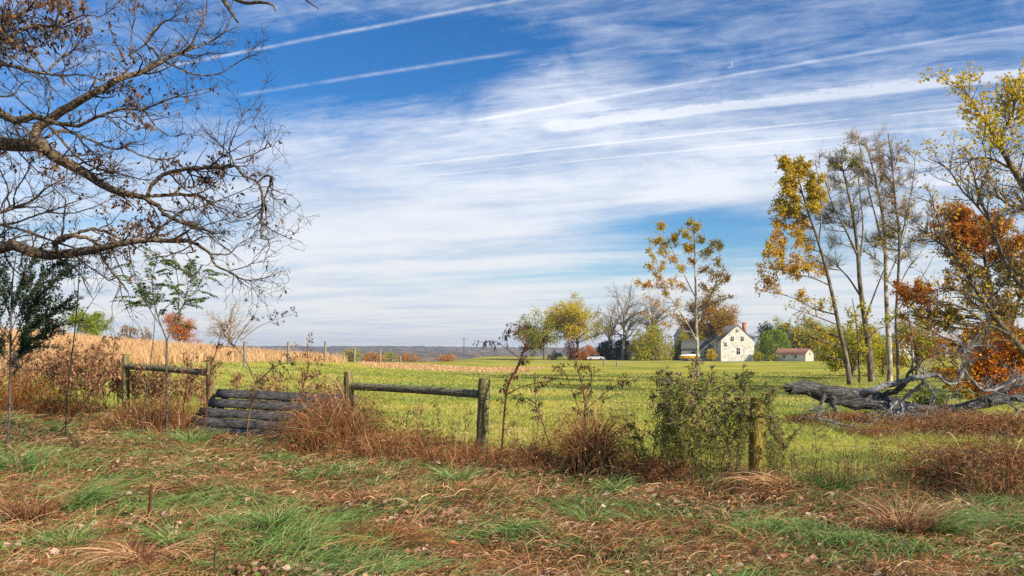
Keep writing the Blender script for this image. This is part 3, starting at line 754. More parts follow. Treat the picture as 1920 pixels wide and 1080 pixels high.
def bush(name, label, cat, px, Y, top, wpx, leafm, nleaf, seed, lsz=.3, group=None, base_z=None, depth=.7, bias=.5, fill=.9):
    rg = np.random.default_rng(seed); X = (px - 960) / F * Y; z0 = float(H(X, Y)) if base_z is None else base_z; h = CH + (HZ - top) / F * Y - z0; w = wpx / F * Y
    o = thing(name, label, cat, (X, Y, z0), group)
    nb = 26; a = rg.uniform(0, 2 * pi, nb); e = rg.uniform(.3, 1.5, nb); D = np.stack([np.cos(a) * np.cos(e) * w * .42, np.sin(a) * np.cos(e) * w * depth * .42, np.sin(e) * h * .9], -1)
    st = np.stack([X + rg.normal(size=nb) * w * .12, Y + rg.normal(size=nb) * w * .08, np.full(nb, z0 - .05)], -1)
    P, Q = level(st, D, np.linalg.norm(D, axis=1), np.full(nb, .012 * h + .01), 6, .12, rg, taper=.3); G().tubes(P, Q, 4).build('stems', dark_bark, o)
    nc = 34; cc = rg.normal(size=(nc, 3)); cc = nrm(cc) * rg.uniform(.35, .92, (nc, 1)) ** .7; cc[:, 2] = np.abs(cc[:, 2]) if h < w * .9 else cc[:, 2]
    half = h < w * .9
    C = np.array([X, Y, z0 + (0.05 * h if half else h * .5)]); S = np.array([w * .5, w * depth * .5, (h * .95 if half else h * .5)])
    i = rg.integers(0, nc, nleaf); rad = .24 + .1 * rg.random(nc); L = nrm(rg.normal(size=(nleaf, 3))) * rg.uniform(.3, 1, (nleaf, 1)) ** .5 * rad[i][:, None]
    q = cc[i] + L; q = q / np.maximum(1, np.linalg.norm(q, axis=1, keepdims=True) / (1.0 + .05 * sn(q[:, :1], q[:, 2:], 9.)))
    LP = C + q * S; LP[:, 2] = np.maximum(LP[:, 2], z0 + .03)
    dd = nrm(q + rg.normal(size=q.shape) * .8)
    G().leaves(LP, dd, lsz * rg.uniform(.6, 1.3, nleaf), lsz * .65, np.clip(clumpval(LP, rg, 8 / w, bias, .25, .18), 0, 1), rg).build('foliage', leafm, o)
    return o


# homestead trees, left to right
far_tree('tree', 'olive green rounded tree at the left end of the homestead', 'tree', 1020, 205, 588, 82, L_yg, 4000, 11, bias=.35, trunk_h=.2, bare=.25, lsz=.36)
far_tree('tree', 'bright yellow-green broad tree left of the bare trees', 'tree', 1086, 210, 553, 112, L_yel, 9000, 12, bias=.55, lsz=.38, trunk_h=.22, bare=.1)
far_tree('bare_tree', 'bare spreading tree with reddish trunk above the dark evergreens', 'tree', 1167, 205, 525, 95, None, 0, 13, bark=far_bark, ntw=900, trunk_h=.18, spread=1.4)
far_tree('bare_tree', 'slim bare tree left of the larger bare tree', 'tree', 1143, 218, 560, 60, None, 0, 14, bark=far_bark, trunk_h=.25, ntw=500)
far_tree('bare_tree', 'nearly bare tree with a few russet leaves left of the sycamore', 'tree', 1226, 202, 535, 80, L_org, 260, 15, bark=far_bark, ntw=700, trunk_h=.3, bare=.5, bias=.8, lowcut=.7)
bush('bush', 'flaming orange low bush beside the parked cars', 'bush', 1102, 206, 648, 42, L_org, 2200, 21, bias=.75)
bush('bush', 'reddish brown small bush between the olive tree and yellow tree', 'bush', 1071, 212, 632, 26, L_org, 700, 22, bias=.95, lsz=.35)
bush('bush', 'low dark shrub at the foot of the olive tree', 'bush', 1042, 208, 657, 30, L_ever, 700, 23)
bush('evergreen_hedge', 'dark green rounded evergreen above the silver car', 'bush', 1142, 209, 633, 60, L_ever, 5200, 24, lsz=.35)
bush('evergreen_hedge', 'smaller dark evergreen touching the yellow-green bush', 'bush', 1172, 207, 635, 40, L_ever, 3000, 25, lsz=.35)
bush('big_bush', 'large yellow-green rounded bush in front of the farmhouse', 'bush', 1222, 199, 607, 94, L_yg, 8500, 26, bias=.6, lsz=.38)
bush('bush', 'dark green shrub at the corner of the farmhouse', 'bush', 1274, 203, 632, 52, L_yg, 3200, 27, bias=.2)
bush('bush', 'dark low shrub behind the yellow boat', 'bush', 1312, 201, 640, 40, L_ever, 1500, 28, bias=.7)
bush('bush', 'golden shrub against the wall left of the stone house', 'bush', 1334, 190, 654, 22, L_yel, 900, 29, bias=.8)
bush('bush', 'small round clipped yellow shrub at the right corner of the stone house', 'bush', 1421, 189, 658, 20, L_yel, 1000, 30, bias=.25, lsz=.22)
far_tree('tree', 'orange-green full tree rising behind the stone house and sycamore', 'tree', 1340, 207, 546, 92, L_org, 7500, 16, bias=.35, trunk_h=.2, lsz=.4)
far_tree('tree', 'dark cedar just right of the stone house', 'tree', 1440, 212, 606, 56, L_ever, 3600, 17, trunk_h=.12, lsz=.4, bias=.8)
bush('bush', 'rounded bright lime-green tree-like bush right of the dark cedar', 'bush', 1449, 196, 615, 74, L_grn, 5200, 31, bias=.45, lsz=.38)
far_tree('tree', 'yellow-green tree behind the red roofed shed', 'tree', 1495, 214, 596, 90, L_yg, 4200, 18, bias=.6, trunk_h=.12, lsz=.4)
far_tree('tree', 'olive brown tree right of the red roofed shed', 'tree', 1562, 205, 596, 100, L_yg, 4600, 19, bias=.5, trunk_h=.1, lsz=.4)
bush('bush', 'low olive thicket beside the gable of the red roofed shed', 'bush', 1556, 196, 640, 66, L_yg, 2600, 32, bias=.62, lsz=.35)
bush('bush', 'pale scrubby bush between the lime bush and the shed', 'bush', 1449, 190, 664, 24, L_yg, 500, 33, bias=.4)
far_tree('tree', 'olive tree behind the slender pale trunks, left of the barn', 'tree', 1618, 225, 610, 80, L_yg, 2600, 34, bias=.6, trunk_h=.12, lsz=.4)
far_tree('tree', 'russet far tree between the white barn and the long shed', 'tree', 1745, 262, 632, 80, L_red, 2400, 35, bias=.55, trunk_h=.1, lsz=.5)
far_tree('tree', 'brownish far tree right of the long white shed', 'tree', 1835, 262, 628, 110, L_red, 2600, 36, bias=.4, trunk_h=.1, lsz=.5)
far_tree('understory_tree', 'small yellow-green tree filling the gap between the left trunks of the slender group', 'tree', 1596, 47, 588, 95, L_yg, 3200, 37, bias=.6, trunk_h=.1, lsz=.13, ntw=900)
far_tree('understory_tree', 'small russet tree between the slender group and the maple', 'tree', 1716, 49, 575, 80, L_red, 2200, 38, bias=.5, trunk_h=.1, lsz=.13, ntw=1100)
far_tree('understory_tree', 'low yellow tree in front of the white barn', 'tree', 1655, 52, 628, 70, L_yel, 1500, 39, bias=.5, trunk_h=.1, lsz=.13, ntw=700)
bush('bush', 'dark green weed clump under the dead upturned limbs', 'bush', 1745, 21, 722, 60, L_weed, 1500, 57, lsz=.07, bias=.3)
bush('bush', 'russet and green shrub screening the left half of the farmhouse behind the boat', 'bush', 1300, 204, 612, 58, L_yg, 3600, 58, bias=.75, lsz=.36)
# left hill
far_tree('tree', 'round bright yellow-green tree alone on the left hilltop', 'tree', 160, 92, 577, 62, L_grn, 3800, 41, bias=.55, trunk_h=.08, lsz=.17)
far_tree('tree', 'small maple with a glowing orange top on the left hilltop', 'tree', 337, 96, 584, 50, L_org, 2400, 42, bias=.85, trunk_h=.1, lsz=.15)
far_tree('bare_tree', 'pale leafless tree on the skyline left of centre', 'tree', 428, 100, 550, 90, None, 0, 43, bark=pale_bark, trunk_h=.15, ntw=900)
bush('bush', 'low tan shrub on the skyline right of the round green tree', 'bush', 240, 98, 608, 36, L_tan, 900, 44, lsz=.18)
bush('bush', 'tan wood edge on the skyline at far left', 'bush', 80, 98, 592, 90, L_tan, 1700, 45, lsz=.2)
bush('bush', 'smallest tan shrub on the skyline left of the orange maple', 'bush', 272, 99, 614, 26, L_tan, 500, 46, lsz=.18)
for i, (px, tp, w_, mm, l) in enumerate(((660, 650, 40, L_yg, 'low green scrub beside the dark leaning hilltop post'), (700, 657, 44, L_org, 'low orange scrub where the hilltop meets the hills'), (765, 660, 54, L_org, 'small orange bush on the far side of the green field'), (730, 659, 50, L_yg, 'low yellow-green bush on the far side of the green field'), (838, 663, 40, L_org, 'tiny orange bush near the thin utility pole'))):
    bush('bush', l, 'bush', px, (80, 84, 270, 268, 272)[i], tp, w_, mm, 500, 50 + i, lsz=(.16, .16, .5, .5, .5)[i], bias=.6)


def blob_tree(name, label, trunks, blobs, leafm, bark, seed, base, twigs=1500, lsz=.12, group=None, fine=.006, barek=None, sub='crown', up=.03, kids=5, K1=.16, tw_=.74, lf=1.0):
    """trunks: traced stems [(px,py,w)...,Y0,Y1]; blobs: (px,py,rx,ry,n leaves,colour bias) places of foliage at the trunk's depth"""
    rg = np.random.default_rng(seed); o = thing(name, label, 'tree', base, group)
    g = G(); allP = []; allQ = []
    for t in trunks:
        P, Q = limb_px(t[0], t[1], t[2], rg, 20, wob=t[3] if len(t) > 3 else .15, ws=tw_); g.tubes(P, Q, 9); allP.append(P); allQ.append(Q)
    g.build('trunk', bark, o, smooth=True)
    P1 = np.array(allP); Q1 = np.array(allQ)
    Yc = trunks[0][1]
    gb = G(); lim = []; limQ = []; leafP = []; leafB = []
    for (px, py, rx, ry, n, bias) in blobs:
        Yb = Yc + rg.uniform(-1, 1) * rx / F * Yc * .8 if rx < 200 else Yc
        c = at(px, py, Yb); best = None; flat = P1.reshape(-1, 3); fq = Q1.reshape(-1)
        dd = c - flat; L = np.linalg.norm(dd, axis=1); sc_ = L + np.where(dd[:, 2] < .15 * L, 50, 0) + np.abs(dd[:, 2] - L * .6) * .9
        k = int(np.argmin(sc_)); s = flat[k]; e = c + (nrm(c - s) + np.array([0, 0, .3])) * rx / F * Yb * .5
        m1 = s + (e - s) * .5 + rg.normal(size=3) * L[k] * .05 + np.array([0, 0, -.06 * L[k]])
        P = resample(np.array([s, m1, e]), 9); r0 = min(fq[k] * .6, .012 + .011 * L[k]); Q = np.linspace(r0, fine, 9)
        lim.append(P); limQ.append(Q)
        kk = max(4, int(twigs * rx * ry / sum(b[2] * b[3] for b in blobs)))
        p, d, l, r = children(P[None], Q[None], max(4, kk // 5), rg, .3, 1, (.4, 1.2), (.5, 1), .7, .2, Lref=1.0, rmin=fine * .7)
        l = l * min(rx, ry * 1.3) / F * Yb * 1.0; Pa, Qa = level(p, d, l, r, 6, .16, rg, up=up, taper=.35)
        p, d, l, r = children(Pa, Qa, kk, rg, .1, 1, (.4, 1.2), (.25, .65), .7, .2, rmin=fine * .55); Pb, Qb = level(p, d, np.minimum(l, .9), r, 4, .2, rg, up=up, taper=.5)
        gb.tubes(Pa, Qa, 4).tubes(Pb, Qb, 3)
        n = int(n * lf)
        if n:
            LP, _ = along(Pb, n // 2, rg, .3, 1); LP2, _ = along(Pa, n - n // 2, rg, .5, 1); LP = np.vstack([LP, LP2]) + rg.normal(size=(n, 3)) * lsz * .7
            leafP.append(LP); leafB.append(np.full(n, bias))
    gb.tubes(np.array(lim), np.array(limQ), 5); gb.build('branches', bark, o)
    if leafP:
        LP = np.vstack(leafP); B = np.concatenate(leafB); n = len(LP)
        G().leaves(LP, nrm(rg.normal(size=(n, 3)) + np.array([0, 0, -.5])), lsz * rg.uniform(.6, 1.3, n), lsz * .8 * rg.uniform(.7, 1.2, n), np.clip(B + .15 * sn(LP[:, 0] * 2, LP[:, 2] * 2, 1.) + rg.normal(size=n) * .16, 0, 1), rg).build(sub, leafm, o)
    return o


def base_at(px, Y): x = (px - 960) / F * Y; return (x, Y, float(H(x, Y)))


def px_base(px, Y): return HZ + (CH - float(H((px - 960) / F * Y, Y))) * F / Y + 3


rg0 = np.random.default_rng(5)
# the lone sycamore in front of the homestead
def cl(lst, n, bias): return [(x, y, r, r * .9, n, bias + rg0.uniform(-.1, .1)) for x, y, r in lst]
yb = px_base(1305, 45)
top = cl([(1244, 432, 16), (1240, 455, 14), (1222, 455, 13), (1262, 448, 10), (1296, 424, 14), (1290, 440, 15), (1305, 430, 13), (1270, 440, 10), (1312, 452, 13), (1335, 462, 14), (1348, 455, 10), (1325, 475, 14), (1300, 470, 14), (1245, 475, 14), (1218, 470, 9), (1285, 465, 10)], 85, .3)
mid = cl([(1240, 500, 14), (1265, 490, 14), (1300, 495, 14), (1345, 490, 14), (1355, 510, 14), (1280, 510, 16), (1320, 510, 16), (1200, 530, 12), (1188, 525, 8), (1235, 535, 14), (1250, 550, 12), (1280, 540, 14), (1320, 540, 14), (1350, 535, 14), (1372, 515, 10), (1232, 515, 10), (1262, 525, 14), (1335, 515, 14), (1215, 500, 10)], 60, .7)
low_ = cl([(1215, 560, 14), (1240, 580, 16), (1270, 575, 18), (1210, 590, 14), (1340, 570, 16), (1370, 560, 12), (1335, 600, 16), (1275, 600, 16), (1250, 610, 12), (1350, 620, 12)], 32, .8)
blob_tree('sycamore_tree', 'slender white-trunked sycamore with gold leaf clumps standing alone before the farmhouse',
          [([(1309, yb, 11), (1307, 690, 9.5), (1308, 655, 8), (1306, 620, 7.5), (1305, 575, 6), (1304, 530, 5), (1303, 480, 3.5), (1300, 430, 2)], 45, 45, .05),
           ([(1307, 640, 4), (1285, 600, 3.4), (1262, 565, 2.8), (1240, 520, 2), (1228, 480, 1.5)], 45, 44, .05), ([(1306, 610, 3.5), (1325, 570, 3), (1342, 530, 2.2), (1350, 480, 1.4)], 45, 46, .05),
           ([(1305, 560, 3), (1285, 520, 2.4), (1265, 480, 1.8), (1250, 440, 1.2)], 45, 45.6, .05), ([(1307, 665, 3), (1330, 645, 2.5), (1352, 632, 1.5)], 45, 44.4, .05)],
          top + mid + low_, L_syc, pale_bark, 61, base_at(1309, 45), twigs=2600, lf=2.6, lsz=.105, fine=.008)

# the group of slender trees at right
def rb(n, x0, x1, y0, y1, r0, r1, leaves, b, slant=0.0):
    o = []
    for _ in range(n):
        y = rg0.uniform(y0, y1); x = rg0.uniform(x0, x1) + slant * (y - (y0 + y1) / 2); r = rg0.uniform(r0, r1); o.append((x, y, r, r, leaves, b + rg0.uniform(-.1, .1)))
    return o
yb = px_base(1594, 38)
blob_tree('slender_tree', 'leaning pale-trunked tree with golden crown, leftmost of the slender group',
          [([(1594, yb, 15), (1588, 680, 13), (1575, 620, 11), (1562, 560, 9), (1548, 500, 8), (1530, 440, 6.5), (1512, 390, 4.5), (1496, 330, 3), (1488, 295, 2)], 38, 38, .1),
           ([(1556, 535, 4), (1520, 520, 3), (1480, 512, 2.2), (1440, 500, 1.5)], 38, 37, .1), ([(1568, 590, 4), (1530, 580, 3), (1490, 560, 2), (1450, 545, 1.5)], 38, 39, .1), ([(1535, 455, 4), (1540, 400, 3), (1535, 340, 2), (1528, 300, 1.5)], 38, 37.5, .1)],
          rb(17, 1462, 1500, 290, 400, 14, 22, 85, .35) + rb(14, 1505, 1548, 300, 410, 14, 22, 80, .35) + rb(14, 1440, 1520, 395, 460, 14, 20, 60, .6) + rb(22, 1420, 1540, 465, 560, 14, 22, 30, .6) + rb(12, 1450, 1560, 560, 640, 14, 22, 20, .35)
          + rb(10, 1425, 1500, 420, 520, 10, 16, 40, .7), L_syc, grey_bark, 62, base_at(1594, 38), twigs=3600, lf=2.6, lsz=.115, group='slender trees at right', fine=.007)
yb = px_base(1632, 41)
blob_tree('slender_tree', 'grey-trunked bare tree with fan of fine branches, second of the slender group',
          [([(1634, yb, 17), (1630, 660, 15), (1620, 590, 13), (1612, 530, 11), (1608, 470, 9), (1600, 410, 7), (1588, 350, 5), (1575, 300, 3)], 41, 41, .1),
           ([(1608, 480, 6), (1585, 430, 4.5), (1560, 380, 3), (1545, 330, 2)], 41, 40, .1), ([(1610, 500, 5), (1618, 430, 4), (1612, 360, 3), (1605, 300, 2)], 41, 42, .1), ([(1616, 560, 5), (1590, 520, 4), (1560, 490, 3), (1535, 470, 2)], 41, 42, .1),
           ([(1622, 600, 5), (1640, 550, 4), (1660, 500, 2.5)], 41, 40.4, .1), ([(1626, 640, 4), (1645, 618, 3), (1662, 612, 2)], 41, 41, .1)],
          rb(34, 1530, 1615, 290, 420, 18, 28, 7, .5, .0) + rb(18, 1520, 1610, 400, 520, 22, 34, 3, .5) + rb(6, 1560, 1600, 280, 320, 10, 16, 30, .1), L_yel, grey_bark, 63, base_at(1634, 41), up=.09, twigs=7500, lf=1.5, lsz=.11, group='slender trees at right', fine=.006)
yb = px_base(1667, 43)
blob_tree('slender_tree', 'birch-white upper stem on rust-brown base, third of the slender group',
          [([(1668, yb, 15), (1667, 660, 14), (1664, 600, 12), (1661, 540, 10), (1660, 470, 9), (1654, 400, 7), (1640, 330, 4.5), (1622, 260, 2.5)], 43, 43, .1),
           ([(1660, 480, 5), (1640, 400, 4), (1622, 330, 3), (1610, 260, 2)], 43, 42, .1), ([(1662, 530, 4), (1690, 460, 3), (1705, 400, 2), (1712, 350, 1.4)], 43, 44, .1), ([(1664, 610, 5), (1700, 560, 4), (1735, 510, 2.4), (1750, 480, 1.5)], 43, 42, .1)],
          rb(34, 1600, 1665, 255, 390, 16, 26, 9, .9) + rb(12, 1600, 1700, 380, 500, 20, 30, 8, .9), L_syc, pale_bark, 64, base_at(1667, 43), up=.09, lf=1.4, twigs=6500, lsz=.10, group='slender trees at right', fine=.006)
yb = px_base(1684, 42)
blob_tree('slender_tree', 'thin grey tree with rosy twig tips, rightmost tall trunk of the slender group',
          [([(1684, yb, 9), (1683, 660, 8), (1680, 600, 7), (1684, 520, 6.5), (1686, 440, 6), (1678, 370, 4.5), (1672, 300, 3), (1665, 250, 2)], 42, 42, .1),
           ([(1685, 470, 4), (1700, 400, 3), (1712, 340, 2), (1716, 290, 1.4)], 42, 41.5, .1), ([(1684, 540, 3), (1705, 500, 2.5), (1730, 470, 1.6)], 42, 43, .1)],
          rb(36, 1640, 1715, 265, 410, 15, 24, 13, .95) + rb(12, 1650, 1730, 400, 480, 18, 28, 10, .5) + rb(14, 1640, 1690, 410, 470, 10, 18, 26, .15) + rb(10, 1640, 1720, 470, 560, 12, 20, 14, .2), L_syc, grey_bark, 65, base_at(1684, 42), up=.09, lf=1.4, twigs=6500, lsz=.10, group='slender trees at right', fine=.006)
for px, w_, t_, Y, l, sd, mm, bb, tw in ((1612, 6, 560, 39.5, 'thin young tree with yellowing leaves between the two left trunks', 66, L_yg, .75, 500), (1712, 5, 560, 41, 'thinnest young tree with olive leaves right of the tall slender group', 67, L_yg, .6, 400)):
    yb = px_base(px, Y)
    blob_tree('young_tree', l, [([(px, yb, w_), (px - 2, 660, w_ * .8), (px - 6, 610, w_ * .5), (px - 14, t_, w_ * .3)], Y, Y, .1), ([(px - 1, 690, w_ * .6), (px - 22, 650, w_ * .4), (px - 36, 610, w_ * .3)], Y, Y - .5, .1)],
              rb(16, px - 50, px + 30, 575, 680, 12, 22, 45, bb), mm, dark_bark, sd, base_at(px, Y), twigs=tw, lsz=.12, fine=.006)
# big tree and maple at right edge
bx = at(2010, 0, 26)[0]; bz = float(H(bx, 26)); T0 = np.array([bx, 26, bz])
def edge_tree():
    rg = np.random.default_rng(71); o = thing('big_tree', 'large dark-limbed tree arching in from the right edge, yellow leaves only at its top', 'tree', T0)
    g = G(); P, Q = limb_px([(2010, 770, 60), (2008, 690, 52), (2005, 600, 46), (1995, 500, 38), (1975, 420, 30), (1940, 360, 22)], 26, 26, rg, 20, .05); g.tubes(P, Q, 12); g.build('trunk', dark_bark, o, smooth=True)
    Ls = [([(2008, 720, 30), (1960, 690, 20), (1920, 660, 15), (1893, 627, 12), (1867, 597, 11), (1847, 567, 10), (1823, 533, 8), (1807, 500, 6.5), (1780, 470, 5), (1757, 453, 4), (1727, 430, 2.5)], 26, 24),
          ([(1998, 590, 16), (1950, 560, 12), (1920, 540, 9), (1897, 513, 8), (1880, 480, 7), (1863, 433, 6), (1859, 414, 5.5), (1842, 387, 5), (1831, 350, 4), (1825, 325, 3), (1814, 303, 2)], 26, 27),
          ([(1975, 430, 18), (1940, 380, 14), (1920, 350, 12), (1898, 314, 10), (1875, 275, 8), (1853, 237, 6), (1831, 206, 4), (1823, 190, 3), (1805, 165, 2)], 26, 26.5),
          ([(1875, 275, 6), (1881, 242, 5), (1898, 217, 4), (1903, 175, 2.5)], 26.4, 26), ([(1898, 317, 5), (1859, 298, 4), (1825, 298, 3), (1795, 312, 2)], 26.2, 25),
          ([(1985, 440, 9), (1920, 392, 6), (1892, 384, 5), (1870, 367, 4), (1845, 358, 2)], 26, 25.2), ([(1860, 420, 5), (1825, 378, 4), (1803, 356, 3), (1775, 314, 2.2), (1742, 298, 1.2)], 26, 25.5),
          ([(1780, 470, 4), (1765, 430, 3), (1748, 384, 2.2), (1720, 370, 1.2)], 24.3, 24), ([(1920, 350, 9), (1930, 290, 7), (1940, 230, 5), (1930, 180, 3)], 26, 27), ([(1990, 520, 12), (1960, 420, 8), (1930, 400, 5), (1905, 360, 3)], 26, 28),
          ([(1847, 567, 6), (1800, 545, 4), (1765, 540, 3), (1740, 560, 2)], 24.8, 23.8), ([(1893, 627, 6), (1850, 610, 4.5), (1830, 640, 3), (1800, 655, 2)], 25.2, 24.2)]
    PP, QQ = [], []
    for l, a, b in Ls:
        P, Q = limb_px(l, a, b, rg, 16, .12); PP.append(P); QQ.append(Q)
    PP = np.array(PP); QQ = np.array(QQ)
    g = G().tubes(PP, QQ, 7)
    p, d, l, r = children(PP, QQ, 330, rg, .2, 1, (.3, 1.0), (.5, 1.0), .55, .3, Lref=1.7); P1, Q1 = level(p, d, l, np.clip(r, .008, .02), 7, .15, rg, up=.06, taper=.35)
    p, d, l, r = children(P1, Q1, 3200, rg, .1, 1, (.4, 1.1), (.2, .55), .6, .2); P2, Q2 = level(p, d, l, np.clip(r, .005, .008), 5, .18, rg, up=.05, taper=.5)
    g.tubes(P1, Q1, 4).tubes(P2, Q2, 3); g.build('limbs', dark_bark, o, smooth=True)
    LP, _ = along(P2, 24000, rg, .2, 1); py = HZ - (LP[:, 2] - CH) * F / LP[:, 1]; px = 960 + LP[:, 0] * F / LP[:, 1]
    pr = np.where(py < 225, 1.1, np.where(py < 290, .45, .10)) * (.6 + .4 * sn(LP[:, 0] * 3, LP[:, 2] * 3, 1.)); k = rg.random(len(LP)) < pr; LP = LP[k] + rg.normal(size=(k.sum(), 3)) * .06; n = len(LP)
    G().leaves(LP, nrm(rg.normal(size=(n, 3)) + [0, 0, -.4]), .11 * rg.uniform(.6, 1.3, n), .085, np.clip(.68 + rg.normal(size=n) * .2 + np.where(py[k] > 290, .3, 0), 0, 1), rg).build('crown', L_yel, o)
edge_tree()
yb = px_base(1885, 30)
blob_tree('maple_tree', 'autumn maple with rust-red upper boughs and glowing orange lower boughs at right edge',
          [([(1885, yb, 24), (1880, 680, 20), (1872, 620, 17), (1860, 560, 14), (1850, 500, 11), (1840, 440, 8), (1825, 395, 4)], 30, 30, .1), ([(1880, 660, 10), (1900, 600, 8), (1915, 540, 6), (1918, 480, 4)], 30, 31, .1),
           ([(1876, 640, 10), (1840, 600, 8), (1800, 575, 5), (1750, 560, 3), (1700, 545, 2)], 30, 29, .1), ([(1882, 690, 10), (1900, 670, 7), (1930, 660, 4)], 30, 29, .1)],
          rb(30, 1765, 1850, 385, 475, 18, 28, 180, .68) + rb(20, 1840, 1930, 410, 500, 18, 28, 170, .5) + rb(36, 1770, 1925, 475, 600, 18, 28, 110, .22) + rb(20, 1675, 1750, 530, 560, 10, 18, 80, .7) + rb(10, 1690, 1790, 570, 620, 12, 22, 60, .35)
          + rb(16, 1820, 1930, 600, 650, 16, 24, 160, .45) + rb(34, 1830, 1935, 630, 720, 16, 26, 230, .62) + rb(12, 1750, 1830, 640, 700, 14, 22, 70, .4) + rb(10, 1690, 1760, 560, 600, 10, 20, 60, .25), L_red, grey_bark, 72, base_at(1885, 30), lf=1.8, twigs=6500, lsz=.095, fine=.007)
blob_tree('maple_tree', 'young bright orange maple behind the fallen trunk',
          [([(1850, px_base(1850, 26), 10), (1852, 710, 8), (1862, 670, 5), (1868, 640, 3)], 26, 26, .1), ([(1851, 720, 6), (1880, 700, 4), (1905, 685, 3)], 26, 26.6, .1), ([(1851, 725, 5), (1825, 715, 3), (1800, 700, 2)], 26, 25.5, .1)],
          rb(44, 1825, 1935, 650, 735, 14, 22, 150, .68) + rb(8, 1760, 1820, 690, 740, 12, 18, 60, .45), L_org, grey_bark, 73, base_at(1850, 26), lf=1.5, twigs=1600, lsz=.11, fine=.006)

